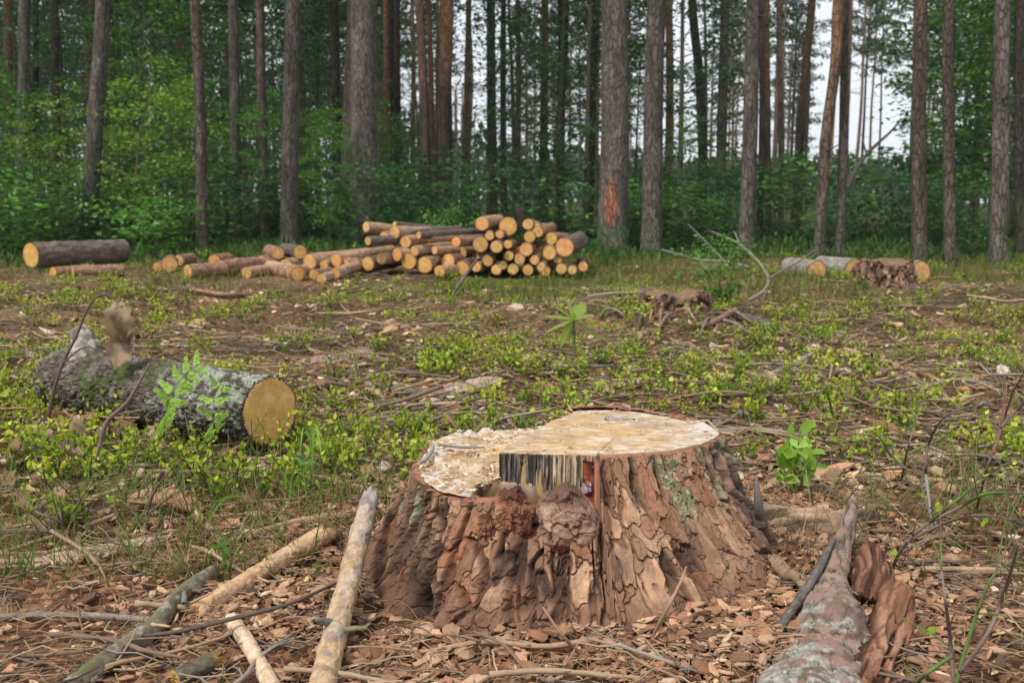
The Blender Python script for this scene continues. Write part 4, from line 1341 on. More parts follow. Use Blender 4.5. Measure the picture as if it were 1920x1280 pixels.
def understory():
    gl = 'dark broadleaved trees filling the wood behind the pines'
    def many(protos, lst, label, grp):
        for (px, d, h) in lst:
            plant_tree('broadleaf_tree', protos, px, d, h, label, 'tree', grp)
    # leafy dark mass to the side of the long log
    L1 = [(-150, 24, 8), (-60, 20, 6.5), (30, 27, 8), (90, 34, 9), (140, 22, 6), (215, 29, 8.5), (290, 25, 7), (330, 36, 9), (400, 22, 6), (430, 32, 8.5), (470, 26, 7), (560, 24, 7), (520, 38, 9), (600, 30, 8), (640, 24, 5.5), (250, 44, 10), (50, 46, 10), (580, 48, 10), (330, 58, 11), (690, 40, 8), (760, 34, 6), (-20, 36, 9), (-240, 26, 8), (-330, 22, 7), (-420, 30, 9), (-520, 25, 8), (-610, 33, 9)]
    many(TREES_DK, L1, 'dark leafy tree in the dense wood behind the loose logs', 'dark leafy trees behind the loose logs')
    L2 = [(915, 25, 5.5), (965, 24, 7.5), (1045, 22, 8), (1098, 19, 7), (790, 42, 8), (1010, 40, 6)]
    many(TREES_DK, L2, 'dark broadleaved tree behind the heap with sky showing between its leaves', 'dark leafy trees behind the heap')
    L3 = [(1272, 19, 7), (1318, 22, 7), (1188, 28, 5)]
    many(TREES_DK, L3, 'dark leafy tree filling the space past the stout grey pine', 'dark leafy trees past the stout grey pine')
    L4 = [(1770, 21, 7), (1815, 24, 8), (1850, 17, 6.2), (1905, 20, 7.5), (1960, 17, 7), (2040, 21, 8), (1890, 30, 10), (1790, 34, 10), (2110, 26, 9), (2200, 22, 8), (2300, 28, 9), (2400, 24, 8), (2500, 30, 9)]
    many(TREES_MID, L4, 'lush green tree near the picture edge behind the knotty pines', 'lush green trees behind the knotty pines')
    L5 = [(-40, 17, 3.4), (70, 18, 2.6), (380, 19, 3.0), (470, 18, 2.4), (590, 19, 2.4), (10, 22, 3.8), (540, 21, 3.0), (620, 17, 2.2), (700, 20, 2.6), (760, 22, 2.4), (180, 25, 5), (410, 27, 5)]
    many(TREES_MID, L5, 'green sapling among the trunks behind the loose logs', 'green saplings behind the loose logs')
    L6 = [(255, 16.0, 2.7), (190, 17, 2.5), (320, 17.5, 2.6), (125, 16, 1.9)]
    for (px, d, h), lab in zip(L6, ['bright yellow-green sapling with wide leaf layers beside the leaning pine', 'bright green sapling directly behind the leaning pine', 'bright green sapling farther from the leaning pine, before the dark trunks', 'small bright sapling on the near side of the leaning pine']):
        plant_tree('broadleaf_tree', TREES_BR, px, d, h, lab, 'tree')
    for (px, d, h), lab in zip([(285, 20, 5.0), (415, 21, 5.4), (225, 22, 4.4)], ['tall airy light-green tree reaching above the bright saplings', 'tall airy light-green tree behind the lone brown pine', 'airy light-green tree rising behind the top of the leaning pine']):
        plant_tree('broadleaf_tree', TREES_MID, px, d, h, lab, 'tree', None, None, .8)
    L7 = [(1290, 17, 2.0), (1450, 23, 1.7), (1500, 28, 1.6), (1620, 27, 1.5), (1360, 19, 1.6), (1470, 34, 2.4), (820, 30, 2.0), (900, 24, 1.4), (1060, 22, 1.4), (1190, 22, 1.6)]
    for (px, d, h) in L7:
        plant_tree('broadleaf_tree', TREES_MID if rng.random() < .6 else TREES_BR, px, d, h, 'low bushy sapling between the trunks at the clearing edge', 'tree', 'low saplings at the clearing edge')
    # shrubs along the foot of the wood
    n = 0
    while n < 62:
        px = rng.uniform(-120, 2060); d = rng.uniform(12.6, 23)
        if d < 14.5 and not (px > 1240 or px < 640):
            continue
        if any(abs(px - q[0]) < q[3] * .7 + 8 for q in PINES) and d < 14:
            continue
        h = rng.uniform(.55, 1.2) * (1.0 if d < 17 else 1.3)
        if 1450 < px < 1760 and d < 16: h *= .7
        plant_tree('shrub', SHRUBS, px, d, h, 'leafy green shrub at the foot of the wood', 'shrub', 'leafy shrubs along the foot of the wood', wx=rng.uniform(1.0, 1.5))
        n += 1
    plant_tree('shrub', SHRUBS, 1143, 11.6, .42, 'dense dark shrub at the foot of the red-scarred pine', 'shrub', None, 1, 1.0)
    plant_tree('shrub', SHRUBS, 835, 11.6, .62, 'pale yellow-leaved shrub standing behind the middle of the log heap', 'shrub', None, 3, .9)
    # dead limb leaning between the trunks
    q = [at(1585, 400, 15), at(1592, 345, 15), at(1625, 290, 15.2), at(1672, 245, 15.4), at(1690, 222, 15.5)]
    b = MB(); v, f, c = tube(q, [.05, .04, .025, .012], 7, 30, (.06, .05, .042)); b.add(v, f, c)
    v, f, c = tube([q[0] + A(-.03, 0, -.75), q[0]], [.055, .05], 7, 8, (.06, .05, .042)); b.add(v, f, c)
    v, f, c = tube([q[2], at(1615, 250, 15.3)], [.015, .005], 5, 6, (.06, .05, .042)); b.add(v, f, c)
    tag(b.build('dead_tree', M_STICK, None, tuple(G(1585, 470) * 0 + q[0] * A(1, 1, 0))), 'thin dead dark tree leaning across the sky gap', 'tree')


understory()


def far_wood():
    """the closed wood far beyond, where no tree can be told from the next"""
    g = np.random.default_rng(77)
    b = MB()
    n = 30000
    y = g.uniform(100, 165, n)
    px = g.uniform(-500, 2420, n)
    x = (px - 960) / FPX * y
    side = sst(1050, 500, px) + sst(1740, 1850, px) * .6
    top = 3.5 + 4 * fbm(np.stack([px / 60, y / 40, 0 * px], 1), 3, 91) + 10 * np.clip(side, 0, 1)
    z = top * g.random(n) ** .8
    col = mixc((.025, .05, .03), (.06, .10, .05), g.random(n))
    v, f, c = scatter(QLEAF_V, QLEAF_F, np.stack([x, y, z], 1), rdir(n, .3, g), rdir(n, .6, g), g.uniform(.5, 1.5, n), g.uniform(.3, .8, n), col)
    b.add(v, f, c)
    for i in range(110):
        yy = g.uniform(98, 150); pp = g.uniform(-400, 1000); xx = (pp - 960) / FPX * yy
        v, f, c = tube([A(xx, yy, -.2), A(xx, yy, 12)], [.16, .08], 5, 4, (.15, .10, .075)); b.add(v, f, c)
    o = b.build('far_wood', M_WOODFAR)
    tag(o, 'far hazy wood closing the view beyond the trunks', 'wood', kind='stuff')


far_wood()

# ------------------------------------------------------------------ litter of the forest floor
LOGC = at(506, 771, 2.99); LOGB = unit(A(-.83, .56, 0))


def clear_of(x, y, pad=0.0):
    """True where nothing solid stands"""
    dx, dy = x - STC[0], y - STC[1]
    ok = np.hypot(dx, dy) > r_base(np.arctan2(dy, dx)) - .03 + pad
    s = np.clip((x - LOGC[0]) * LOGB[0] + (y - LOGC[1]) * LOGB[1], 0, 1.1)
    ok &= np.hypot(x - LOGC[0] - LOGB[0] * s, y - LOGC[1] - LOGB[1] * s) > .10
    ok &= np.hypot(x - 1.02, y - 6.3) > .22
    return ok


def sample(n, d0, d1, k=1.0, wide=.66, g=rng):
    """points on the floor, density falling off with distance"""
    u = g.random(n)
    y = (d0 ** (-k) + u * (d1 ** (-k) - d0 ** (-k))) ** (-1 / k) if k else d0 * (d1 / d0) ** u
    x = g.uniform(-wide, wide, n) * (y + .35)
    m = clear_of(x, y)
    return x[m], y[m]


def flake_proto(seed):
    g = np.random.default_rng(seed)
    n = 11
    a = np.sort(np.linspace(0, 2 * np.pi, n, endpoint=False) + g.normal(0, .16, n))
    r = g.uniform(.62, 1.08, n)
    x, y = np.cos(a) * r * .5 * g.uniform(.5, .8), np.sin(a) * r * .5
    ring = np.stack([x, y + .5, 0 * x], 1)
    cur, cy = g.uniform(-.7, .9), g.uniform(-.3, .4)
    inner = ring * A(.55, 1, 1); inner[:, 1] = .5 + (ring[:, 1] - .5) * .55; inner[:, 2] = .05
    V = np.concatenate([ring, inner, [[0, .5, .055]], ring - A(0, 0, .07)])
    V[:, 2] += cur * V[:, 0] ** 2 * 1.5 + cy * (V[:, 1] - .5) ** 2 + g.normal(0, .012, len(V))
    i = np.arange(n); j = (i + 1) % n
    Fq = np.concatenate([np.stack([i, j, n + j, n + i], 1), np.stack([2 * n + 1 + i, 2 * n + 1 + j, j, i], 1)])
    Ft = np.concatenate([np.stack([n + i, n + j, np.full(n, 2 * n)], 1)])
    return V, Fq, Ft


FLK = [flake_proto(3000 + k) for k in range(10)]
FLK_PAL = A([.34, .20, .145], [.27, .15, .105], [.40, .26, .19], [.22, .12, .085], [.36, .25, .20], [.30, .17, .11], [.44, .31, .235], [.17, .105, .08])
MID_PAL = A([.24, .16, .11], [.18, .115, .08], [.31, .22, .16], [.14, .09, .065], [.38, .30, .24], [.26, .15, .10], [.42, .32, .22], [.22, .19, .16], [.56, .47, .38], [.07, .05, .038], [.10, .07, .05], [.50, .38, .22])
FLK_PAL = FLK_PAL * A(.95, .86, .70)
MID_PAL = MID_PAL * A(.90, .84, .72)


def add_flakes(b, x, y, size, pal, g, tilt=.35, lift=.006):
    n = len(x)
    z = gz(x, y) + lift + g.uniform(0, .008, n)
    a = g.uniform(0, 2 * np.pi, n)
    tip = np.stack([np.cos(a), np.sin(a), g.normal(0, tilt * .7, n)], 1)
    nrm = A(0, 0, 1) + g.normal(0, tilt, (n, 3))
    col = pick(pal, g.random(n)) * g.uniform(.8, 1.2, (n, 1))
    drift = vnoise(np.stack([x * 4.5, y * 4.5, 0 * x], 1), 501) * .6 + vnoise(np.stack([x * 11, y * 11, 0 * x], 1), 502) * .4
    alive = g.random(n) < .25 + .75 * sst(.36, .58, drift)
    kind = np.where(alive, g.integers(0, len(FLK), n), -1)
    for k in range(len(FLK)):
        m = kind == k
        V, Fq, Ft = FLK[k]
        v, fq, c = scatter(V, Fq, np.stack([x, y, z], 1)[m], tip[m], nrm[m], size[m], size[m] * g.uniform(.7, 1.1, m.sum()), col[m])
        _, ft, _ = scatter(V, Ft, np.stack([x, y, z], 1)[m], tip[m], nrm[m], size[m], size[m], col[m])
        b.add(v, [fq, ft], c)


def litter():
    g = np.random.default_rng(41)
    b = MB()
    # chips thrown round the stump, then the wider floor
    th = g.uniform(0, 2 * np.pi, 9000); rr = .36 + np.abs(g.normal(0, .34, 9000))
    x, y = STC[0] + np.cos(th) * rr, STC[1] + np.sin(th) * rr * 1.0
    m = clear_of(x, y) & (y > .8)
    x, y = x[m], y[m]
    add_flakes(b, x, y, g.uniform(.010, .042, len(x)), FLK_PAL, g)
    x, y = sample(16000, .95, 3.4, .6, .66, g)
    add_flakes(b, x, y, g.uniform(.008, .036, len(x)) , np.concatenate([MID_PAL, FLK_PAL]), g)
    x, y = sample(14000, 2.6, 12, .6, .62, g)
    add_flakes(b, x, y, g.uniform(.02, .07, len(x)), MID_PAL, g)
    x, y = sample(900, 2.7, 9, .1, .6, g)
    add_flakes(b, x, y, g.uniform(.05, .15, len(x)), np.concatenate([FLK_PAL, A([.40, .29, .24], [.46, .36, .30])]), g, .25, .012)
    tag(b.build('bark_litter', M_FLAKE, smooth=False), 'small bark crumbs and chips covering the clearing floor', 'bark litter', kind='stuff')

    b = MB()
    x, y = sample(17000, .95, 5.5, .5, .66, g)
    n = len(x); a = g.uniform(0, 2 * np.pi, n)
    pos = np.stack([x, y, gz(x, y) + g.uniform(.004, .018, n)], 1)
    tip = np.stack([np.cos(a), np.sin(a), g.normal(0, .22, n)], 1)
    T = A([-.5, 0, 0], [.5, 0, 0], [.5, .5, .9], [-.5, .5, .9], [.5, 1, 0], [-.5, 1, 0])
    ln = g.uniform(.03, .065, n)
    col = mixc(A(.15, .085, .045), A(.33, .22, .12), g.random(n))
    v, f, c = scatter(T, np.array([[0, 1, 2, 3], [3, 2, 4, 5]]), pos, tip, A(0, 0, 1) + g.normal(0, .3, (n, 3)), ln, np.full(n, .0013) * g.uniform(.8, 1.5, n), col)
    b.add(v, f, c)
    tag(b.build('needle_litter', M_LITTER, smooth=False), 'fallen tan pine needles strewn over the clearing floor', 'needle litter', kind='stuff')


litter()


def flakes():
    """the largest loose bark flakes, each on its own"""
    g = np.random.default_rng(43)
    protos = []
    for k in range(len(FLK)):
        V, Fq, Ft = flake_proto(3100 + k)
        V = V - A(0, .5, 0)
        c = np.tile(FLK_PAL[k % 8], (len(V), 1)) * g.uniform(.85, 1.15, (len(V), 1))
        protos.append(MB().add(V, [Fq, Ft], c).mesh('bark_flake', [M_FLAKE], smooth=False))
    n = 0
    lab = 'loose curled flake of reddish pine bark lying on the ground around the big stump'
    while n < 285:
        if n < 225:
            th = g.uniform(0, 2 * np.pi); rr = .42 + abs(g.normal(0, .30))
            x, y = STC[0] + math.cos(th) * rr, STC[1] + math.sin(th) * rr
            if y < 1.22 or (y > 2.3 and g.random() < .7):
                continue
            s = g.uniform(.028, .062)
        else:
            y = g.uniform(2.4, 6); x = g.uniform(-.5, .5) * y; s = g.uniform(.05, .13)
        if not clear_of(A(x), A(y), .02)[0] or (abs(x) > .6 * y):
            continue
        o = bpy.data.objects.new('bark_flake', protos[int(g.integers(0, len(protos)))])
        COL.objects.link(o)
        o.location = (x, y, gz1(x, y) + .012 + s * .08)
        o.rotation_euler = (g.normal(0, .32), g.normal(0, .32), g.uniform(0, 6.28))
        o.scale = (s, s, s)
        tag(o, lab if n < 225 else 'broad loose piece of bark lying in the clearing among bilberry plants', 'bark', 'bark flakes around the big stump' if n < 225 else 'broad bark pieces in the clearing')
        n += 1


flakes()

# ------------------------------------------------------------------ twigs
TW_PAL = [(.17, .115, .08), (.235, .195, .155), (.28, .185, .115), (.11, .072, .052), (.34, .24, .155), (.18, .125, .09)]


def twig_mb(seed, col, forks=2, r=.011, sides=6):
    g = np.random.default_rng(seed)
    p = [A(-.5, 0, .01)]
    for k in range(4):
        p.append(p[-1] + A(.25, g.normal(0, .045), g.normal(0, .015)))
    p = [q * A(1, 1, 1) for q in p]
    b = MB()
    v, f, c = tube(p, [r, r * .9, r * .5], sides, 18, col); b.add(v + (fbm(v * 30, 2, seed)[:, None] - .5) * r * .5, f, c * (.8 + .4 * fbm(v * 18, 3, seed)[:, None]))
    for k in range(forks):
        o = p[1 + k % 3]; e = o + A(g.uniform(.1, .3), g.choice([-1, 1]) * g.uniform(.08, .22), g.uniform(.0, .08))
        v, f, c = tube([o, (o + e) / 2 + A(.02, 0, .01), e], [r * .5, r * .25], 5, 8, col); b.add(v, f, c)
    return b


def twigs():
    g = np.random.default_rng(47)
    protos = [twig_mb(3300 + k, TW_PAL[k % 6], [0, 2, 1, 3, 1, 2, 0, 2, 3, 1, 0, 2][k], g.uniform(.007, .018)).mesh('twig', [M_STICK]) for k in range(12)]
    n = 0
    while n < 280:
        y = 1.25 * (7.5 / 1.25) ** g.random(); x = g.uniform(-.56, .56) * (y + .1)
        s = g.uniform(.12, .42) * (1 if y < 3 else 1.5)
        if not clear_of(A(x), A(y), .05)[0]:
            continue
        o = bpy.data.objects.new('twig', protos[int(g.integers(0, 12))]); COL.objects.link(o)
        o.location = (x, y, gz1(x, y) + .016)
        o.rotation_euler = (g.normal(0, .3), g.normal(0, .09), g.normal(0, .75) + (3.14 if g.random() < .5 else 0))
        o.scale = (s, s, s)
        tag(o, 'thin dead twig lying loose on the clearing floor', 'twig', 'dead twigs strewn over the clearing')
        n += 1
    b = MB()
    temps = []
    for k in range(6):
        gg = np.random.default_rng(3400 + k)
        v, f, c = tube([A(0, 0, 0), A(gg.normal(0, .6), .35, gg.normal(0, .4)), A(gg.normal(0, .9), .7, .3), A(0, 1, 0)], [.5, .5, .3], 4, 5, (1, 1, 1), cap=False)
        th = np.linspace(0, 6.283, 4, endpoint=False)
        # straight template whose width axis scales separately from its length
        cx = A(0, gg.normal(0, 4), gg.normal(0, 4), gg.normal(0, 3), 0); cz = np.abs(gg.normal(0, 2.5, 5))
        TV = np.stack([np.repeat(cx, 4) + np.tile(np.cos(th), 5) * .5, np.repeat(np.linspace(0, 1, 5), 4), np.repeat(cz, 4) + np.tile(np.sin(th), 5) * .5], 1)
        temps.append((TV, grid_faces(4, 5, True)))
    for (num, d0, d1, lo, hi, w0, w1) in [(2600, .95, 3.4, .04, .16, .0016, .004), (1150, 2.8, 11, .10, .40, .004, .011), (1500, 2.8, 9, .08, .30, .0025, .005)]:
        x, y = sample(num, d0, d1, .4, .64, g)
        kk = g.integers(0, 6, len(x))
        for k in range(6):
            m = kk == k; n_ = m.sum()
            a = g.normal(0, .8, n_) + g.choice([0, np.pi], n_)
            tip = np.stack([np.cos(a), np.sin(a), np.abs(g.normal(0, .12, n_))], 1)
            v, f, c = scatter(temps[k][0], temps[k][1], np.stack([x[m], y[m], gz(x[m], y[m]) + .008], 1), tip, A(0, 0, 1) + g.normal(0, .1, (n_, 3)),
                              g.uniform(lo, hi, n_), g.uniform(w0, w1, n_), pick(TW_PAL, g.random(n_)) * g.uniform(.8, 1.25, (n_, 1)))
            b.add(v, f, c)
    tag(b.build('twig_litter', M_LITTER), 'fine broken twigs littering the clearing floor', 'twig litter', kind='stuff')


twigs()


# ------------------------------------------------------------------ bilberry
def bilberry(seed, h=.19, stems=11, per=8, leaf=.017, cols=((.20, .30, .025), (.36, .46, .05)), low=(.06, .12, .02), sides=3):
    g = np.random.default_rng(seed)
    b = MB()
    for s in range(stems):
        a = g.uniform(0, 6.28); sp = g.uniform(.1, .75)
        o = A(g.normal(0, .035), g.normal(0, .035), -.01)
        H = h * g.uniform(.55, 1.1)
        m = o + A(math.cos(a) * sp * H * .5, math.sin(a) * sp * H * .5, H * .55)
        e = o + A(math.cos(a) * sp * H, math.sin(a) * sp * H, H)
        v, f, c = tube([o, m, e], [.0016, .0009], sides, 5, (.12, .10, .04), cap=False); b.add(v, f, c)
        n = per
        t = g.uniform(.25, 1.03, n)[:, None]
        pos = np.where(t < .55, o + (m - o) * t / .55, m + (e - m) * (t - .55) / .45)
        tip = rdir(n, .9, g)
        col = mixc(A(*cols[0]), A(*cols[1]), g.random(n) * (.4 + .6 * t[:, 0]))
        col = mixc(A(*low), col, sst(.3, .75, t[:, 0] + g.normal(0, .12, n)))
        ln = leaf * g.uniform(.6, 1.25, n)
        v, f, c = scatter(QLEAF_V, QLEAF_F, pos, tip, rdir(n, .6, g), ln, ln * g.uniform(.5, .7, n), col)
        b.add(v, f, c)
    return b


def bilberries():
    g = np.random.default_rng(53)
    cols = [((.31, .40, .035), (.56, .62, .07)), ((.24, .36, .035), (.48, .57, .06)), ((.36, .41, .04), (.62, .63, .08)), ((.15, .25, .03), (.33, .44, .05))]
    mbs = [bilberry(3500 + k, [.10, .125, .085, .11, .14, .09][k], [10, 13, 8, 11, 9, 10][k], [9, 8, 9, 8, 8, 10][k], .0165, cols[k % 4]) for k in range(6)]
    me = [m.mesh('bilberry_plant', [M_BERRY], smooth=False) for m in mbs]
    lite = [bilberry(3600 + k, .115, 9, 8, .024, cols[k % 4], sides=3) for k in range(4)]
    lite = [(np.concatenate(m.v), [q for q in m.f], np.concatenate(m.c)) for m in lite]

    def dens(x, y):
        p = np.stack([x, y, 0 * x], 1)
        n = fbm(p * 1.1, 3, 401)
        d = sst(.36, .72, n) * .85
        d = d * sst(2.05, 2.9, y) + .15 * sst(1.9, 2.6, y)
        # bare soil between the loose logs and the lichen log
        d *= 1 - .75 * np.exp(-(((x + 1.6) / 1.3) ** 2 + ((y - 6.2) / 1.6) ** 2))
        d *= 1 - .8 * np.exp(-(((x + .95) / .75) ** 2 + ((y - 2.75) / .28) ** 2))
        return np.clip(d, 0, 1)

    n = 0
    while n < 290:
        y = 2.0 * (7.6 / 2.0) ** (g.random() ** .55); x = g.uniform(-.57, .57) * (y + .1)
        if g.random() > dens(A(x), A(y))[0] or not clear_of(A(x), A(y), .06)[0]:
            continue
        o = bpy.data.objects.new('bilberry_plant', me[int(g.integers(0, 6))]); COL.objects.link(o)
        s = g.uniform(.7, 1.25)
        o.location = (x, y, gz1(x, y)); o.rotation_euler = (0, 0, g.uniform(0, 6.28)); o.scale = (s * 1.15, s * 1.15, s)
        tag(o, 'low bilberry plant with fresh yellow-green leaves growing from the forest litter', 'bilberry plant', 'bilberry plants of the clearing')
        n += 1
    # the rest runs together
    b = MB()
    x, y = sample(5200, 2.6, 13, .25, .62, g)
    m = g.random(len(x)) < dens(x, y) * .24 + .03 * (y > 4)
    x, y = x[m], y[m]
    z = gz(x, y)
    for i in range(len(x)):
        V, F, C = lite[int(g.integers(0, 4))]
        a = g.uniform(0, 6.28); s = g.uniform(.6, 1.15)
        ca, sa = math.cos(a) * s, math.sin(a) * s
        v = np.stack([V[:, 0] * ca - V[:, 1] * sa + x[i], V[:, 0] * sa + V[:, 1] * ca + y[i], V[:, 2] * s + z[i]], 1)
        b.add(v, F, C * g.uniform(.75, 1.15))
    tag(b.build('bilberry_undergrowth', M_BERRY, smooth=False), 'carpet of bilberry running back to the trees', 'bilberry carpet', kind='stuff')


bilberries()


def grass():
    g = np.random.default_rng(59)
    T = A([-.5, 0, 0], [.5, 0, 0], [.42, .4, .0], [-.42, .4, .0], [.3, .75, 0], [-.3, .75, 0], [0, 1, 0], [0, 1, 0])
    F = np.array([[0, 1, 2, 3], [3, 2, 4, 5], [5, 4, 6, 7]])

    def blades(b, x, y, h, w, col, lean=.5):
        n = len(x)
        a = g.uniform(0, 6.28, n)
        tip = np.stack([np.cos(a) * lean * g.random(n), np.sin(a) * lean * g.random(n), np.ones(n)], 1)
        tp = np.tile(T[None], (n, 1, 1))
        tip = unit(tip); nr = rdir(n, 0, g)
        X = unit(np.cross(tip, nr)); N = np.cross(X, tip)
        bend = g.uniform(0, .5, n)
        V = np.stack([x, y, gz(x, y)], 1)[:, None] + tp[:, :, 0:1] * w[:, None, None] * X[:, None] + tp[:, :, 1:2] * h[:, None, None] * tip[:, None] + (tp[:, :, 1:2] ** 2 * (bend * h)[:, None, None]) * N[:, None]
        V[:, :, 2] -= (tp[:, :, 1] ** 2) * (bend * h * .5)[:, None]
        Fc = (np.arange(n)[:, None, None] * 8 + F[None]).reshape(-1, 4)
        b.add(V.reshape(-1, 3), Fc, np.repeat(col, 8, 0))

    b = MB()
    # meadow strip before the logs, thin grass in the clearing
    n = 26000
    y = g.uniform(7.6, 13.5, n); x = g.uniform(-.62, .62, n) * y
    p = np.stack([x, y, 0 * x], 1)
    m = g.random(n) < sst(.40, .62, fbm(p * .8, 3, 420)) * (.35 + .65 * sst(-2.5, 0, x))
    x, y = x[m], y[m]; n = len(x)
    blades(b, x, y, g.uniform(.05, .17, n), g.uniform(.005, .010, n), mixc(A(.07, .10, .02), A(.19, .21, .045), g.random(n)))
    x, y = sample(5200, 1.9, 7, .5, .62, g)
    p = np.stack([x, y, 0 * x], 1)
    m = g.random(len(x)) < sst(.5, .66, fbm(p * 1.6, 3, 430))
    x, y = x[m], y[m]; n = len(x)
    blades(b, x, y, g.uniform(.05, .15, n), g.uniform(.0025, .005, n), mixc(A(.07, .13, .025), A(.17, .25, .05), g.random(n)), .9)
    # wiry leafless stems of bilberry and heather
    x, y = sample(12000, 1.9, 9, .35, .62, g)
    p = np.stack([x, y, 0 * x], 1)
    m = g.random(len(x)) < .25 + .75 * sst(.42, .62, fbm(p * 1.3, 3, 440))
    x, y = x[m], y[m]; n = len(x)
    blades(b, x, y, g.uniform(.05, .17, n), g.uniform(.0014, .003, n), pick(A([.13, .085, .05], [.20, .13, .08], [.10, .12, .04], [.16, .17, .055], [.24, .18, .11], [.09, .065, .045], [.36, .28, .15], [.30, .23, .12]), g.random(n)), 1.3)
    # finer growth on the ground between stump and lichen log
    c0 = G(430, 900)
    n = 900
    x = c0[0] + g.normal(0, .42, n); y = c0[1] + g.normal(0, .22, n)
    m = clear_of(x, y, .02); x, y = x[m], y[m]; n = len(x)
    blades(b, x, y, g.uniform(.04, .12, n), g.uniform(.002, .004, n), mixc(A(.06, .13, .02), A(.16, .26, .04), g.random(n)), 1.1)
    # forest-floor herbs under the trees
    n = 30000
    y = g.uniform(12.5, 24, n); x = g.uniform(-.64, .64, n) * y
    blades(b, x, y, g.uniform(.05, .2, n), g.uniform(.02, .05, n), mixc(A(.025, .07, .018), A(.09, .17, .03), g.random(n)), .9)
    tag(b.build('grass', M_GRASS, smooth=False), 'thin grass and low herbs among the litter and under the trees', 'grass', kind='stuff')


grass()

# ------------------------------------------------------------------ the branches and bark lying close by
def stick_mb(pts, rad, pal, seed, flaky=.35, nu=36, n=None, torn=(0.0, 0.0), wood=(.55, .36, .18), spots=None, knots=0, sc=1.0):
    """one broken branch; torn = length of jagged wood at start and end"""
    g = np.random.default_rng(seed)
    L = np.linalg.norm(np.diff(np.asarray(pts), axis=0), axis=1).sum()
    n = n or int(max(40, min(260, L / .0035)))
    path, q = resample(pts, n)
    T, N, B = frames(path)
    r = np.interp(np.linspace(0, 1, n), np.linspace(0, 1, len(rad)), rad)
    th = np.linspace(0, 2 * np.pi, nu, endpoint=False)
    Q, TH = np.meshgrid(q, th, indexing='ij'); Q, TH = Q.ravel(), TH.ravel()
    R0 = np.repeat(r, nu)
    rm = float(np.mean(r))
    p = np.stack([np.cos(TH) * rm, np.sin(TH) * rm, Q], 1) * (.02 / rm) * sc
    w = np.stack([fbm(p * 60, 2, seed), fbm(p * 60, 2, seed + 2), fbm(p * 60, 2, seed + 4)], 1) - .5
    f1, f2, cid = worley(p * A(75, 75, 40) + w * 2, seed + 6)
    ed = sst(0, .14, f2 - f1)
    h1, fl, e1 = plates(p, (48, 48, 26), seed + 9, .9, .5, .3)
    d = flaky * (.55 * (h1 - .4) - .15 * (1 - sst(0, .1, e1)) + .15 * (ed - .8) * (cid > .45)) + .10 * (fbm(p * A(30, 30, 8), 2, seed + 12) - .5)
    for _ in range(knots):
        z0, a0 = g.uniform(.1, .9) * q[-1], g.uniform(0, 6.28)
        da = np.abs(np.mod(TH - a0 + np.pi, 2 * np.pi) - np.pi)
        d = d + .4 * np.exp(-(da / .5) ** 2 - ((Q - z0) / (rm * .8)) ** 2)
    c = .55 * pick(pal, cid) + .45 * pick(pal, fl)
    c = mixc(c, np.asarray(pal[0]) * .45, (1 - ed) * .5 * flaky / .35)
    if spots is not None:
        c = spots(c, p, Q / q[-1], TH)
    rr = R0 * (1 + d)
    V = np.repeat(path, nu, 0) + (np.cos(TH) * rr)[:, None] * np.repeat(N, nu, 0) + (np.sin(TH) * rr)[:, None] * np.repeat(B, nu, 0)
    # torn ends: slivers of different length
    jag = vnoise(np.stack([np.cos(th) * 3.2, np.sin(th) * 3.2, th * 0], 1), seed + 20)
    jag2 = vnoise(np.stack([np.cos(th) * 7, np.sin(th) * 7, th * 0], 1), seed + 21)
    VV = V.reshape(n, nu, 3); CC = c.reshape(n, nu, 3)
    caps = []
    for which, ln in ((0, torn[0]), (1, torn[1])):
        i0 = 0 if which == 0 else -1
        dirn = -T[0] if which == 0 else T[-1]
        ring = VV[i0].copy()
        cc_ = path[i0]
        rows = [ring]
        ext = ln * (.15 + .85 * jag + .5 * (jag2 - .5))[:, None]
        rows.append(cc_ + (ring - cc_) * .93 + dirn * ext)
        rows.append(cc_ + (ring - cc_) * .62 + dirn * ext * .75)
        rows.append(cc_ + (ring - cc_) * .30 + dirn * ext * (.25 + .5 * jag2[:, None]))
        rows.append(cc_ + (ring - cc_) * .02 + dirn * ln * .35)
        wc = mixc(A(*wood) * .75, A(*wood) * 1.2, jag2)
        caps.append((np.stack(rows), np.stack([CC[i0], wc * .9, wc, wc * .8, wc * .85])))
    b = MB().add(V, grid_faces(nu, n, True), c)
    for (rows, cols) in caps:
        b.add(rows.reshape(-1, 3), grid_faces(nu, len(rows), True), cols.reshape(-1, 3))
    return b


def stick(name, cat, label, pts, rad, pal, seed, mat=None, stubs=(), stub_col=(.2, .17, .14), **kw):
    base = np.asarray(pts[0])
    b = stick_mb(pts, rad, pal, seed, **kw)
    if stubs:
        t = empty(name, base, label, cat)
        b.build('stem', mat or M_STICK, t, tuple(base))
        for (o, e, r0, cc) in stubs:
            v, f, c = tube([o, (np.asarray(o) + e) / 2, e], [r0, r0 * .8, r0 * .55], 8, 10, cc)
            MB().add(v + (fbm(v * 200, 2, seed)[:, None] - .5) * r0 * .5, f, c).build('side_stub', M_STICK, t, tuple(base))
        return t
    o = b.build(name, mat or M_STICK, None, tuple(base))
    return tag(o, label, cat)


PAL_PEEL = [(.52, .35, .19), (.60, .43, .26), (.44, .30, .19), (.38, .32, .28), (.58, .36, .14), (.50, .40, .31), (.30, .23, .19)]
PAL_TANW = [(.42, .25, .14), (.48, .31, .18), (.36, .21, .12), (.52, .36, .22)]
PAL_GREEN = [(.115, .105, .065), (.15, .13, .08), (.10, .085, .06), (.17, .15, .10)]
PAL_GRYB = [(.21, .175, .14), (.26, .22, .18), (.17, .14, .11), (.30, .26, .22)]
PAL_PALE = [(.50, .36, .23), (.56, .43, .30), (.44, .30, .18), (.60, .48, .36)]


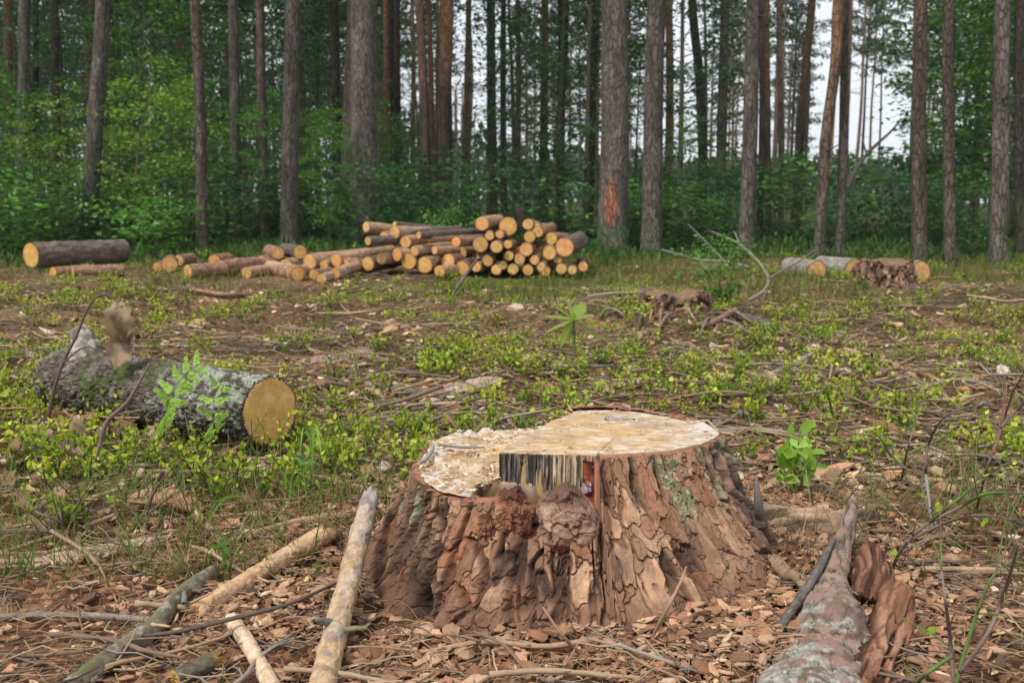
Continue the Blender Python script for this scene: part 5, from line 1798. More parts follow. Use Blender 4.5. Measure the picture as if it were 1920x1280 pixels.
def grey_tip(c, p, s, th):
    m = sst(.72, .95, s + .25 * (fbm(p * 20, 2, 711) - .5))
    c = mixc(c, (.40, .36, .33), m * .8)
    return mixc(c, (.20, .15, .13), sst(.55, .66, fbm(p * 28, 3, 713)) * .7)


def lift(p, dz):
    return np.asarray(p) + A(0, 0, dz)


def foreground():
    gl = lambda px, py, dz=0.0: G(px, py, dz)
    top = at(692, 940, 1.98)
    low = gl(600, 1300, .018)
    mid = low * .5 + top * .5
    stick('branch', 'branch', 'long pale mottled branch leaning against the flank of the big stump, broken at its tip', [low, mid + A(-.004, 0, -.012), top], [.0225, .0215, .021, .019], PAL_PEEL, 720,
          torn=(.01, .035), wood=(.55, .47, .38), spots=grey_tip, nu=48,
          stubs=[(at(640, 1180, 1.60), at(688, 1176, 1.57), .006, (.20, .19, .10)), (at(622, 1168, 1.61), at(592, 1161, 1.58), .008, (.15, .135, .12))])
    stick('branch', 'branch', 'reddish tan broken branch with splintered end pointing at the big stump', [gl(372, 1146, .018), gl(480, 1078, .022), gl(600, 1008, .03)], [.017, .020, .023], PAL_TANW, 740,
          torn=(.02, .06), wood=(.46, .25, .13), nu=40)
    sp = gl(318, 1152, .02)
    def mossy(c, p, s_, th):
        c = mixc(c, (.17, .12, .085), sst(.45, .55, fbm(p * A(22, 22, 5), 3, 761)) * .8)
        c = mixc(c, (.10, .115, .03), sst(.5, .6, fbm(p * A(16, 16, 5), 3, 763)) * .7)
        return mixc(c, (.26, .25, .21), sst(.6, .68, fbm(p * 60, 3, 765)) * .7)
    stick('branch', 'branch', 'dark greenish bent branch running out of the bottom of the picture', [gl(120, 1300, .012), gl(215, 1225, .018), gl(290, 1172, .026), gl(335, 1118, .03), gl(398, 1072, .026)], [.018, .017, .016, .016, .014], PAL_GREEN, 760,
          flaky=.2, torn=(.01, .015), knots=3, nu=44, spots=mossy, stubs=[(gl(345, 1130, .04), gl(346, 1108, .055), .006, (.17, .16, .15)), (gl(362, 1105, .03), gl(380, 1107, .03), .008, (.13, .125, .10)), (gl(285, 1170, .040), gl(318, 1174, .045), .0035, (.42, .29, .16))])
    stick('branch', 'branch', 'short pale stripped branch with rounded end lying beside the leaning mottled branch', [gl(434, 1162, .016), gl(470, 1215, .02), gl(520, 1305, .014)], [.0145, .0135, .0150], PAL_PALE, 780, flaky=.22, torn=(.004, .01), nu=36)
    stick('branch', 'branch', 'thin straight grey-brown stick reaching in from the picture edge to the dark bent branch', [gl(-40, 1158, .012), gl(120, 1152, .016), gl(298, 1162, .014)], [.0062, .006, .0065], PAL_GRYB, 800, flaky=.15, torn=(.004, .006), nu=20)
    stick('twig', 'twig', 'long thin dark twig crossing over the pale stripped branch', [gl(262, 1192, .03), gl(340, 1182, .04), gl(440, 1158, .05), gl(540, 1132, .045), gl(632, 1092, .03)], [.0025, .004, .004, .0035, .0025], [(.10, .075, .065), (.13, .10, .08)], 812, flaky=.1, nu=14)
    stick('branch', 'branch', 'stubby dark branch with torn yellow end at the bottom of the picture', [gl(328, 1272, .014), gl(392, 1244, .018)], [.016, .017], PAL_GREEN, 826, torn=(.005, .035), wood=(.58, .33, .09), nu=32)
    stick('branch', 'branch', 'thin dark stick lying along the big lichened slab on its stump side', [gl(1462, 1176, .02), gl(1500, 1122, .03), at(1532, 1072, 1.80), at(1562, 1012, 1.92)], [.008, .0085, .008, .006], [(.12, .10, .09), (.17, .15, .135), (.09, .075, .065)], 834, flaky=.3, torn=(.006, .008), knots=3, nu=20)
    # twigs standing before the stump
    stick('twig', 'twig', 'thin upright tan twig propped against the front of the big stump', [gl(1222, 1198, .0), at(1250, 1142, 1.60), at(1274, 1095, 1.63), at(1287, 1062, 1.66)], [.0035, .004, .003, .0015], [(.30, .19, .12), (.36, .25, .16)], 840, flaky=.1, nu=14)
    stick('twig', 'twig', 'thin brown twig slanting across the foot of the big stump', [at(1018, 1138, 1.595), at(1050, 1185, 1.56), gl(1090, 1228, .01)], [.002, .003, .003], [(.22, .13, .09), (.28, .17, .12)], 850, flaky=.1, nu=12)
    stick('twig', 'twig', 'grey lichened twig lying on the lower cut of the big stump', [at(785, 868, 1.98), at(800, 858, 2.0), at(812, 838, 2.06), at(805, 826, 2.08)], [.004, .005, .004, .003], [(.20, .19, .17), (.27, .26, .23)], 860, flaky=.25, nu=14)
    stick('twig', 'twig', 'straight little grey twig on the lower cut near its far rim', [at(822, 833, 2.10), at(865, 838, 2.09), at(908, 838, 2.08)], [.003, .0032, .002], [(.22, .20, .18)], 864, flaky=.2, nu=12)
    stick('twig', 'twig', 'small dark twig lying against the stained wall of the step', [at(893, 915, 1.86), at(925, 902, 1.88), at(938, 894, 1.885)], [.003, .0035, .002], [(.16, .12, .09)], 868, flaky=.2, nu=12)
    # middle distance
    mids = [
        ('branch', 'weathered grey branch lying in bilberry behind the big stump', [(690, 722), (780, 735), (885, 748)], .020, PAL_GRYB),
        ('branch', 'brown stick pointing from the lichen-crusted log toward the stump', [(455, 884), (520, 850), (575, 826)], .012, PAL_GRYB),
        ('branch', 'thin grey stick lying crosswise under the end of the lichen-crusted log', [(520, 868), (600, 850), (700, 838), (755, 822)], .010, PAL_GRYB),
        ('branch', 'long tan stick behind the leaning mottled branch', [(478, 1000), (560, 978), (650, 965), (745, 930)], .011, PAL_TANW),
        ('branch', 'thin dead stick lying far out among bilberry beyond the green seedling', [(1585, 655), (1660, 678), (1715, 706)], .016, PAL_TANW),
        ('branch', 'grey-brown stick continuing past the thin dead stick toward the picture edge', [(1690, 700), (1760, 735), (1800, 772)], .013, PAL_GRYB),
        ('branch', 'forked grey stick lying between the far reddish stump and the green seedling', [(1400, 715), (1455, 700), (1525, 662)], .018, PAL_GRYB),
        ('branch', 'pale thick broken stick at the picture edge among bare shrub stems', [(1868, 785), (1905, 815), (1960, 842)], .024, PAL_PALE),
        ('branch', 'tan stick lying level beyond the green seedling, half under twigs', [(1545, 885), (1650, 893), (1760, 900)], .010, PAL_TANW),
        ('branch', 'short grey stick behind the shaded side of the big stump', [(1380, 770), (1425, 782), (1490, 795)], .014, PAL_GRYB),
        ('branch', 'dark charred-looking branch leaving the mound of the far reddish stump', [(1375, 590), (1420, 603), (1475, 624)], .035, [(.10, .09, .085), (.15, .135, .125)]),
        ('root', 'long brown root curving in front of the far reddish stump', [(1200, 628), (1260, 618), (1330, 606), (1378, 580)], .022, PAL_RED),
        ('root', 'thin dark root running from the mound on the far side of the reddish stump', [(1140, 604), (1175, 584), (1215, 566)], .02, [(.12, .085, .07)]),
        ('branch', 'curved dead branch lying before the loose logs', [(345, 540), (430, 552), (530, 546)], .018, PAL_RED),
        ('branch', 'thin leaning stick standing before the log heap', [(848, 552), (870, 520), (896, 484)], .016, [(.12, .095, .08), (.17, .14, .12)]),
    ]
    for i, (nm, lab, pp, r, pal) in enumerate(mids):
        P = [gl(x, y, r * .8) for (x, y) in pp]
        if 'leaning stick' in lab:
            Y = P[0][1]; P = [P[0]] + [at(x, y, Y + .15) for (x, y) in pp[1:]]
        stick(nm, nm, lab, P, [r * .8, r, r * .7], pal, 880 + i * 9, flaky=.25, torn=(.01, .02), nu=18, n=60)
    gg = np.random.default_rng(99)
    for i in range(22):
        a = gg.uniform(0, 6.28); r0 = gg.uniform(.22, .5)
        c0 = A(1.03 + math.cos(a) * r0 * 1.3, 6.28 + math.sin(a) * r0, 0); d = A(math.cos(a + gg.normal(0, .8)), math.sin(a + gg.normal(0, .8)), 0)
        L = gg.uniform(.2, .42)
        P = [c0 + d * L * q + A(0, 0, gz1(c0[0] + d[0] * L * q, c0[1] + d[1] * L * q) + h) for q, h in ((-.3, .03), (.2, .035 + gg.uniform(0, .03)), (.7, .012))]
        stick('root', 'root', 'broken dark root or stick sticking out of the mound round the far reddish stump', P, [gg.uniform(.006, .014), .009, .004], [PAL_RED, PAL_GRYB, [(.12, .085, .065), (.16, .115, .09)]][i % 3], 1300 + i * 7, flaky=.25, nu=12, n=30)['group'] = 'roots and sticks on the mound of the far stump'
    # dead forked limbs standing out of the grass
    Y = 7.6
    fk = empty('dead_branch', at(1410, 560, Y), 'bare pale grey forked branch standing up in front of the knotty grey pine', 'branch')
    for nm, pp, r in [('stem', [(1405, 562), (1432, 545), (1441, 521), (1425, 495), (1402, 471), (1372, 450), (1328, 432)], [.013, .012, .010, .008, .003]), ('side_branch', [(1441, 522), (1480, 500), (1505, 485), (1528, 468)], [.010, .008, .004]), ('side_branch', [(1385, 458), (1382, 445), (1376, 434)], [.008, .004])]:
        v, f, c = tube([at(x, y, Y + .1 * k) for k, (x, y) in enumerate(pp)], r, 8, 30, (.18, .16, .14)); MB().add(v + (fbm(v * 20, 2, 5)[:, None] - .5) * .012, f, c * (.7 + .6 * fbm(v * 15, 2, 9)[:, None])).build(nm, M_STICK, fk, fk.location[:])
    Y = 8.6
    fk = empty('dead_branch', at(1405, 500, Y), 'low arching grey branch in the grass below the stout grey pine', 'branch')
    for nm, pp, r in [('stem', [(1240, 468), (1278, 478), (1315, 488), (1355, 490), (1405, 502)], [.006, .012, .014, .016]), ('side_branch', [(1360, 492), (1325, 455), (1290, 420)], [.012, .008, .004])]:
        v, f, c = tube([at(x, y, Y) for (x, y) in pp], r, 6, 24, (.27, .25, .22)); MB().add(v, f, c).build(nm, M_STICK, fk, fk.location[:])


foreground()


def ribbon(cpts, widths, thick, pal, seed, cross=.25, nu=70, nv=160, side=None, under=(.25, .12, .07), ragged=.12, rough=.012, grain=(60, 60, 60), lich=None, fiber=0.0):
    """a slab of bark: centre line, half widths, arched across, ragged along its edges"""
    path, q = resample(cpts, nv)
    T = unit(np.gradient(path, axis=0))
    up_ = A(0, 0, 1) if side is None else unit(side)
    X = unit(np.cross(T, up_)); N = np.cross(X, T)
    w = np.interp(np.linspace(0, 1, nv), np.linspace(0, 1, len(widths)), widths)
    u = np.linspace(-1, 1, nu)
    Q, U = np.meshgrid(np.arange(nv), u, indexing='ij'); Q, U = Q.ravel(), U.ravel()
    qq = q[Q]
    edge = 1 + ragged * 2 * (fbm(np.stack([qq * 38, np.sign(U) * 3, 0 * U], 1), 4, seed) - .5)
    W = w[Q] * edge
    p = np.stack([U * W, qq, 0 * U + seed], 1)
    wv = np.stack([fbm(p * 40, 2, seed + 2), fbm(p * 40, 2, seed + 4), 0 * U + .5], 1) - .5
    h1, cid, e1 = plates(p, np.asarray(grain) * .5, seed + 6, .9, .6, .25)
    h2, fl, e2 = plates(p, np.asarray(grain) * 1.3, seed + 40, .9, .6, .3)
    te = h1
    ed = sst(0, .10, e1) * (.5 + .5 * sst(0, .06, e2))
    hgt = thick * (1 - .75 * np.abs(U) ** 3) + rough * (h1 - .4) + rough * .5 * (h2 - .4) - rough * .4 * (1 - ed) - cross * W * U ** 2
    hgt = hgt - .007 * fiber * sst(.56, .62, fbm(p * A(95, 7, 1), 3, seed + 66))
    V = path[Q] + X[Q] * (U * W)[:, None] + N[Q] * hgt[:, None]
    endm = .018 * (fbm(np.stack([U * 5, 0 * U, 0 * U], 1), 3, seed + 14) - .5)
    V = V + T[Q] * (endm * ((Q < 3) * 1. + (Q > nv - 4) * 1.))[:, None]
    c = .5 * pick(pal, cid) + .5 * pick(pal, fl)
    c = mixc(c, np.asarray(pal[0]) * .3, (1 - ed) * .8)
    fb = fbm(p * A(170, 11, 1), 4, seed + 60, .6)
    c = c * (1 + fiber * 1.1 * (fb - .5))[:, None]
    c = mixc(c, np.asarray(pal[0]) * .22, sst(.56, .62, fbm(p * A(95, 7, 1), 3, seed + 66)) * fiber)
    if lich is not None:
        c = lich(c, p, U, Q / nv)
    Vb = path[Q] + X[Q] * (U * W * .985)[:, None] + N[Q] * (hgt - thick * 1.0 - .004)[:, None]
    n = len(V)
    b = MB()
    top = grid_faces(nu, nv)
    bot = grid_faces(nu, nv)[:, ::-1] + n
    i = np.arange(nv - 1)
    s1 = np.stack([i * nu, (i + 1) * nu, (i + 1) * nu + n, i * nu + n], 1)
    s2 = np.stack([i * nu + nu - 1, i * nu + nu - 1 + n, (i + 1) * nu + nu - 1 + n, (i + 1) * nu + nu - 1], 1)
    j = np.arange(nu - 1)
    s3 = np.stack([j, j + n, j + 1 + n, j + 1], 1)
    s4 = np.stack([j, j + 1, j + 1 + n, j + n], 1) + (nv - 1) * nu
    b.add(np.concatenate([V, Vb]), [top, bot, s1, s2, s3, s4], np.concatenate([c, mixc(np.tile(A(*under), (n, 1)), A(*under) * .6, te)]))
    return b


def slabs():
    def lich(c, p, U, s):
        m = sst(.44, .54, fbm(p * 34, 3, 951) + .12 * sst(.45, .7, s))
        m = m * (1 - .8 * sst(.40, .52, s))
        c = mixc(c, mixc((.20, .20, .165), (.40, .395, .34), sst(.3, .7, fbm(p * 150, 3, 953))), m * .85 * sst(.0, .12, np.abs(fbm(p * 55, 3, 957) - .5) * 2))
        return mixc(c, (.33, .205, .165), sst(.60, .68, fbm(p * 26, 3, 955)) * .6)

    gl = lambda px, py, dz=0.0: G(px, py, dz)
    t = empty('bark_slab', gl(1540, 1250), 'big slab of grey lichened bark with a reddish wooden flank beside the stump', 'bark')
    org = t.location[:]
    greyp = [(.18, .12, .09), (.25, .155, .115), (.10, .07, .055), (.28, .19, .15), (.19, .155, .13)]
    c1 = [gl(1500, 1310, .075), at(1548, 1215, 1.585), at(1560, 1145, 1.68), at(1562, 1090, 1.80), at(1580, 1020, 1.93), at(1600, 942, 2.10)]
    ribbon(c1, [.066, .072, .072, .068, .050, .026, .020, .017, .010], .018, greyp, 940, .16, 80, 240, None, (.25, .12, .07), .18, .009, (30, 20, 40), lich).build('outer_bark', M_LOGBARK, t, org)
    c2 = [gl(1628, 1310, .02), at(1662, 1220, 1.60), at(1690, 1115, 1.72)]
    ribbon(c2, [.062, .058, .028], .030, [(.26, .125, .075), (.31, .16, .10), (.21, .10, .06), (.36, .21, .14)], 960, .35, 70, 170, A(.35, -.15, 1), (.20, .10, .06), .25, .010, (40, 9, 60), None, 1.0).build('inner_wood', M_LOGBARK, t, org)
    tag(ribbon([gl(1628, 1128, .01), at(1640, 1080, 1.82), at(1632, 1036, 1.88)], [.040, .044, .028], .03, [(.22, .11, .07), (.28, .15, .10), (.17, .085, .055)], 970, .3, 50, 80, None, (.2, .1, .06), .25, .011, (34, 16, 40), None, .8).build('bark_chunk', M_LOGBARK, None, tuple(gl(1628, 1128))),
        'thick reddish-brown bark chunk wedged behind the big lichened slab', 'bark')

    def single(nm, lab, pts, w, th, pal, seed, **kw):
        tag(ribbon(pts, w, th, pal, seed, **kw).build(nm, M_FLAKE, None, tuple(pts[0])), lab, 'bark')
    tanp = [(.42, .29, .19), (.48, .34, .23), (.37, .24, .15), (.33, .21, .14)]
    single('bark_slab', 'layered tan bark slab lying just past the shaded side of the stump', [gl(1425, 968, .02), gl(1530, 972, .025), gl(1642, 975, .015)], [.05, .058, .04, .016], .03, tanp, 980, cross=.35, ragged=.25, grain=(40, 9, 55), rough=.022, fiber=1.0)
    single('bark_slab', 'long pale bark strip lying in the litter before the dead oak leaves', [gl(-60, 1052, .012), gl(120, 1040, .014), gl(330, 1000, .012)], [.03, .036, .02], .008, [(.44, .33, .25), (.50, .38, .28), (.38, .26, .19)], 990, ragged=.3, grain=(50, 16, 50), fiber=.8)
    single('bark_slab', 'short tan bark strip bridging twigs beside the bare roots of the stump', [gl(1442, 1042, .02), gl(1480, 1072, .03), gl(1520, 1098, .02)], [.012, .018, .012], .007, tanp, 1000, ragged=.3, nv=60, nu=30)
    single('bark_slab', 'pinkish bark plate lying flat among bilberry behind the lichen-crusted log', [gl(585, 672, .012), gl(640, 668, .02), gl(690, 655, .012)], [.06, .08, .05], .012, [(.40, .28, .24), (.34, .22, .18)], 1010, ragged=.3, nv=60, nu=30)
    single('bark_slab', 'broad pinkish bark plate lying between bilberry tufts behind the big stump', [gl(820, 730, .012), gl(870, 722, .018), gl(925, 708, .012)], [.05, .07, .04], .012, [(.38, .27, .23), (.33, .21, .17)], 1020, ragged=.3, nv=60, nu=30)
    single('bark_slab', 'red-brown curled bark sheet lying in the litter below the grass tufts', [gl(262, 938, .012), gl(320, 945, .03), gl(380, 960, .012)], [.03, .045, .03], .006, [(.30, .15, .09), (.36, .19, .12)], 1030, ragged=.3, nv=60, nu=30, cross=-.4)
    single('bark_sliver', 'curved grey-white bark sliver lying on the upper cut of the stump', [at(1136, 788, 2.18), at(1160, 784, 2.19), at(1190, 787, 2.18)], [.006, .015, .010], .004, [(.50, .44, .40), (.40, .33, .29)], 1040, ragged=.2, nv=40, nu=24, cross=.5)
    # spike of torn root wood beside the stump
    b = MB()
    v, f, c = tube([gl(1428, 1016, -.02), at(1424, 965, 2.02), at(1416, 893, 2.02)], [.020, .016, .003], 14, 50, (.13, .105, .09))
    n = fbm(v * A(110, 110, 14), 3, 1050)
    b.add(v + (n[:, None] - .5) * .010, f, mixc((.07, .055, .05), (.22, .18, .155), n))
    tag(b.build('root_spike', M_CHAR, None, tuple(gl(1428, 1016))), 'grey upright splinter of root wood close to the shaded side of the stump', 'wood splinter')
    # crumbs of sawdust and shavings on the cuts
    g = np.random.default_rng(61)
    b = MB()
    n = 2000
    a = g.uniform(0, 6.28, n); r = np.sqrt(g.random(n)) * .34
    x, y = np.cos(a) * r, np.sin(a) * r
    isup = np.zeros(n, bool)
    K = A(-.14, -.185); E = A(.052, .30)
    right = (E[0] - K[0]) * (y - K[1]) - (E[1] - K[1]) * (x - K[0]) < 0
    isup = right & (y > -.19)
    front = right & ~isup
    inside = (r < r_top(a) - .03) & ~front
    keep = inside & ((~isup) | (g.random(n) < .12))
    x, y, isup = x[keep], y[keep], isup[keep]; n = len(x)
    d = (x * -.9 + y * .43) / math.hypot(.9, .43)
    z = np.where(isup, ZU + .004 - .012 * sst(.05, .32, y) - .02 * sst(.1, .26, d), ZL + .006 + g.uniform(0, .004, n))
    col = pick(A([.62, .46, .26], [.70, .55, .35], [.55, .36, .17], [.40, .22, .10], [.66, .58, .48]), g.random(n))
    kk = g.integers(0, len(FLK), n)
    for k in range(len(FLK)):
        m = kk == k
        V, Fq, Ft = FLK[k]
        tip = np.stack([g.normal(size=m.sum()), g.normal(size=m.sum()), g.normal(0, .25, m.sum())], 1)
        s = g.uniform(.004, .016, m.sum()); wd = s * g.uniform(.3, .9, m.sum())
        v, fq, c = scatter(V, Fq, np.stack([STC[0] + x, STC[1] + y, z], 1)[m], tip, A(0, 0, 1) + g.normal(0, .35, (m.sum(), 3)), s, wd, col[m])
        b.add(v, [fq, (np.arange(m.sum())[:, None, None] * len(V) + Ft[None]).reshape(-1, 3)], c)
    tag(b.build('wood_shavings', M_CUT, smooth=False), 'pale saw crumbs and shavings strewn over the cut of the stump', 'sawdust', kind='stuff')


slabs()


# ------------------------------------------------------------------ single plants
def plants():
    g = np.random.default_rng(67)
    # bright seedling beside the stump
    base = G(1487, 930)
    t = empty('seedling', base, 'bright green broad-leaved seedling growing beside the shaded side of the stump', 'seedling')
    st, lf = MB(), MB()
    for k, (tx, ty) in enumerate([(1452, 842), (1478, 812), (1500, 806), (1520, 838), (1532, 870), (1462, 880), (1490, 850)]):
        e = at(tx, ty, base[1] + g.normal(0, .035))
        v, f, c = tube([base, base * .45 + e * .55 + A(0, 0, .01), e], [.0022, .0012], 5, 10, (.16, .22, .05)); st.add(v, f, c)
        n = 6
        s = g.uniform(.5, 1.0, n)[:, None]
        pos = base + (e - base) * s
        tip = unit(e - base) * .7 + rdir(n, .15, g)
        col = mixc(A(.20, .36, .045), A(.34, .52, .09), g.random(n))
        ln = g.uniform(.035, .068, n)
        v, f, c = scatter(FLEAF_V, FLEAF_F, pos, tip, A(0, -.5, .8) + g.normal(0, .45, (n, 3)), ln, ln * .56, col); lf.add(v, f, c)
    st.build('stem', M_GRASS, t, tuple(base)); lf.build('foliage', M_BERRY, t, tuple(base))

    # star-leaved sapling in mid clearing
    base = G(1078, 690)
    t = empty('seedling', base, 'pale green sapling with long drooping leaves in mid clearing behind the stump', 'seedling')
    st, lf = MB(), MB()
    topp = at(1076, 600, base[1])
    v, f, c = tube([base, topp], [.006, .003], 6, 8, (.18, .22, .07)); st.add(v, f, c)
    for (tx, ty) in [(1012, 592), (1040, 575), (1062, 560), (1095, 566), (1150, 615), (1128, 640), (1098, 655), (1050, 650), (1020, 625), (1075, 585), (1115, 590)]:
        e = at(tx, ty, base[1] + g.normal(0, .1))
        d = e - topp
        v, f, c = scatter(FLEAF_V, FLEAF_F, topp[None], d[None], A(0, -.35, 1)[None] + g.normal(0, .2, (1, 3)), [np.linalg.norm(d)], [np.linalg.norm(d) * .27], mixc(A(.32, .45, .08), A(.38, .48, .13), g.random())); lf.add(v, f, c)
    st.build('stem', M_GRASS, t, tuple(base)); lf.build('foliage', M_BERRY, t, tuple(base))

    # ferns
    def fern(pts, wid, label, pairs, col):
        base = pts[0]
        t = empty('fern', base, label, 'fern')
        path, q = resample(pts, 40)
        v, f, c = tube(path, [.0022, .0008], 5, 40, (.20, .28, .06)); MB().add(v, f, c).build('stem', M_GRASS, t, tuple(base))
        b = MB()
        T = unit(np.gradient(path, axis=0))
        for k in range(pairs):
            s = .20 + .78 * k / pairs
            i = int(s * 39)
            for sg in (-1, 1):
                sd = unit(np.cross(T[i], A(.1, -.8, .5))) * sg
                L = wid * math.sin(math.pi * min(1, .25 + .72 * (1 - s))) ** .8
                d = unit(sd + T[i] * .55 + A(0, 0, -.1))
                m = 7
                ss = np.linspace(.1, 1, m)
                pos = path[i] + d * L * ss[:, None]
                for s2 in (-1, 1):
                    tip = d * .75 + T[i] * s2 * .9 + g.normal(0, .12, (m, 3))
                    ln = L * .42 * (1 - .5 * ss)
                    v, f, c = scatter(QLEAF_V, QLEAF_F, pos, tip, A(.1, -.8, .6) + g.normal(0, .2, (m, 3)), ln, ln * .7, mixc(A(*col) * .8, A(*col) * 1.2, g.random(m))); b.add(v, f, c)
        b.build('frond', M_BERRY, t, tuple(base))
    y0 = 2.82
    fern([G(308, 822), at(312, 770, y0), at(330, 722, y0), at(362, 690, y0), at(398, 668, y0)], .050, 'bright green fern frond arching up in front of the lichen-crusted log', 15, (.36, .58, .09))
    fern([G(405, 830), at(400, 790, y0), at(402, 745, y0), at(418, 712, y0), at(440, 692, y0)], .045, 'thin pale fern sprig before the log near its ochre cut end', 9, (.33, .52, .10))
    fern([G(560, 905), at(568, 880, 2.55), at(575, 850, 2.55)], .03, 'tiny fern sprig in the grass between log and stump', 8, (.16, .36, .06))
    fern([G(425, 1060), at(415, 1030, 1.9), at(405, 1002, 1.9)], .022, 'tiny feathery fern sprig above the splintered tan branch', 8, (.15, .32, .05))

    # broad grass blades by the log end
    def blade(px, pts, w, label):
        P, q = resample(pts, 24)
        T = unit(np.gradient(P, axis=0)); X = unit(np.cross(T, A(0, 1, .2)))
        ww = w * np.sin(np.pi * np.clip(np.linspace(.18, 1, 24), 0, 1)) ** .7
        V = np.stack([P - X * ww[:, None], P + A(0, .25, 0) * ww[:, None], P + X * ww[:, None]], 1).reshape(-1, 3)
        return V, grid_faces(3, 24)
    def tuft(base, tips, w, label):
        t = empty('grass_tuft', base, label, 'grass tuft')
        for (ax, ay, bx_, by_) in tips:
            V, F = blade(0, [base + A(g.normal(0, .01), g.normal(0, .01), 0), at(ax, ay, base[1]), at(bx_, by_, base[1] - .05)], w, '')
            MB().add(V, F, A(.20, .33, .06) * g.uniform(.8, 1.25)).build('blade', M_GRASS, t, tuple(base))
    tuft(G(592, 905), [(572, 800, 562, 850), (590, 795, 606, 868), (586, 792, 612, 840)], .0032, 'tuft of broad arching grass blades beside the ochre log end')
    tuft(G(545, 945), [(520, 870, 502, 838), (535, 880, 525, 850), (548, 890, 560, 862)], .003, 'upright grass tuft in the litter below the ochre log end')
    tuft(G(385, 985), [(400, 945, 445, 922), (420, 935, 470, 930), (372, 950, 365, 920)], .0028, 'low spreading grass tuft in front of the lichen-crusted log')
    tuft(G(455, 900), [(430, 862, 372, 850), (440, 870, 400, 870)], .0026, 'thin pale grass bent over below the log')
    base = G(335, 1085)
    b = MB(); n = 150
    tip = rdir(n, .5, g) * A(1, 1, .6) + A(-.2, .2, .1)
    ln = g.uniform(.05, .10, n)
    v, f, c = scatter(A([-.5, 0, 0], [.5, 0, 0], [.4, .6, 3], [-.4, .6, 3], [0, 1, 0]), np.array([[0, 1, 2, 3]]), base + g.normal(0, .018, (n, 3)) + A(0, 0, .02), tip, rdir(n, 0, g), ln, np.full(n, .0017), mixc(A(.22, .15, .07), A(.40, .30, .16), g.random(n)))
    b.add(v, f, c)
    tag(b.build('needle_tuft', M_LITTER, None, tuple(base), False), 'dry tan tuft of pine needles just behind the dark bent branch', 'pine needles')
    # young bush growing on the far stump
    plant_tree('shrub', SHRUBS, 1350, 6.75, .42, 'small bright bush growing from the mound of the far reddish stump', 'shrub', None, 3, .9)

    # dead oak leaves
    def oak(n_, seed):
        gg = np.random.default_rng(seed)
        m = 9; s = np.linspace(0, 1, m)
        hw = .30 * np.sin(np.pi * np.clip(s * .92 + .05, 0, 1)) ** .7 * (1 + .20 * np.cos(s * 26))
        cols_ = np.linspace(-1, 1, 7)
        S, U = np.meshgrid(s, cols_, indexing='ij')
        W = np.repeat(hw, 7).reshape(m, 7)
        V = np.stack([U * W, S + .06 * np.abs(U) * 0, gg.uniform(.5, 1.0) * (U * W) ** 2 * 4 + .20 * np.sin(S * 4 + gg.uniform(0, 6)) + .08 * np.sin(U * 5 + S * 9 + gg.uniform(0, 6))], -1).reshape(-1, 3)
        return V, grid_faces(7, m)
    OAK = [oak(0, 1100 + k) for k in range(6)]
    om = []
    for k in range(6):
        V, F = OAK[k]
        c = A([.30, .19, .12], [.37, .26, .18], [.26, .15, .09], [.42, .31, .22], [.33, .20, .12], [.28, .20, .15])[k]
        om.append(MB().add(V, F, np.tile(c, (len(V), 1)) * (.85 + .3 * fbm(V * 6, 2, k)[:, None])).mesh('oak_leaf', [M_DRY]))

    def put_oak(loc, s, rot, label, group=None):
        o = bpy.data.objects.new('oak_leaf', om[int(g.integers(0, 6))]); COL.objects.link(o)
        o.location = loc; o.scale = (s, s, s); o.rotation_euler = rot
        tag(o, label, 'dead leaf', group)
        return o
    for i in range(46):
        px, py = g.normal(125, 75), g.normal(825, 62)
        if i > 30: px, py = g.normal(60, 60), g.normal(930, 40)
        p = G(px, max(py, 700))
        if not clear_of(p[:1], p[1:2], .02)[0]: continue
        put_oak(p + A(0, 0, g.uniform(.01, .06)), g.uniform(.05, .09), (g.normal(0, .7), g.normal(0, .7), g.uniform(0, 6.28)), 'curled brown oak leaf lying in the drift of dead leaves by the lichen-crusted log', 'dead oak leaves drifted against the log')
    for i in range(60):
        y = g.uniform(1.35, 4.5); x = g.uniform(-.55, .55) * y
        if not clear_of(A(x), A(y), .35)[0]: continue
        put_oak((x, y, gz1(x, y) + .015), g.uniform(.05, .085), (g.normal(0, .4), g.normal(0, .4), g.uniform(0, 6.28)), 'single dry brown leaf lying loose on the clearing floor', 'single dry leaves on the clearing floor')
    # the arched twig with hanging withered leaves
    Y = 3.25
    t = empty('withered_twig', G(88, 800), 'arched dark twig with big withered oak leaves hanging from its tip', 'twig')
    tw = [G(88, 800), at(100, 735, Y), at(118, 680, Y), at(142, 632, Y), at(168, 572, Y), at(196, 551, Y), at(222, 568, Y)]
    v, f, c = tube(tw, [.007, .006, .004, .003], 7, 60, (.10, .08, .07)); MB().add(v, f, c).build('stem', M_STICK, t, t.location[:])
    v, f, c = tube([tw[2], at(160, 650, Y - .05), at(200, 665, Y - .05)], [.004, .002], 6, 16, (.12, .095, .08)); MB().add(v, f, c).build('stem', M_STICK, t, t.location[:])
    for (a_, e_, wd, tn) in [((222, 566), (228, 640), .75, (.3, -1, .2)), ((222, 575), (262, 612), .45, (-.3, -1, .4)), ((232, 610), (222, 688), .72, (.1, -1, .15)), ((222, 572), (205, 622), .5, (-.5, -1, 0))]:
        V, F = OAK[int(g.integers(0, 6))]
        p0, p1 = at(*a_, Y), at(*e_, Y - .02)
        L = np.linalg.norm(p1 - p0)
        vv, _, _ = scatter(V, np.array([[0, 1, 2, 3]]), p0[None], (p1 - p0)[None], np.asarray(tn, float)[None], [L], [L * wd * 1.6], A(.44, .33, .24))
        MB().add(vv, F, np.tile(A(.33, .24, .17), (len(vv), 1)) * (.8 + .4 * fbm(vv * 60, 2, 7)[:, None])).build('leaf', M_DRY, t, t.location[:])
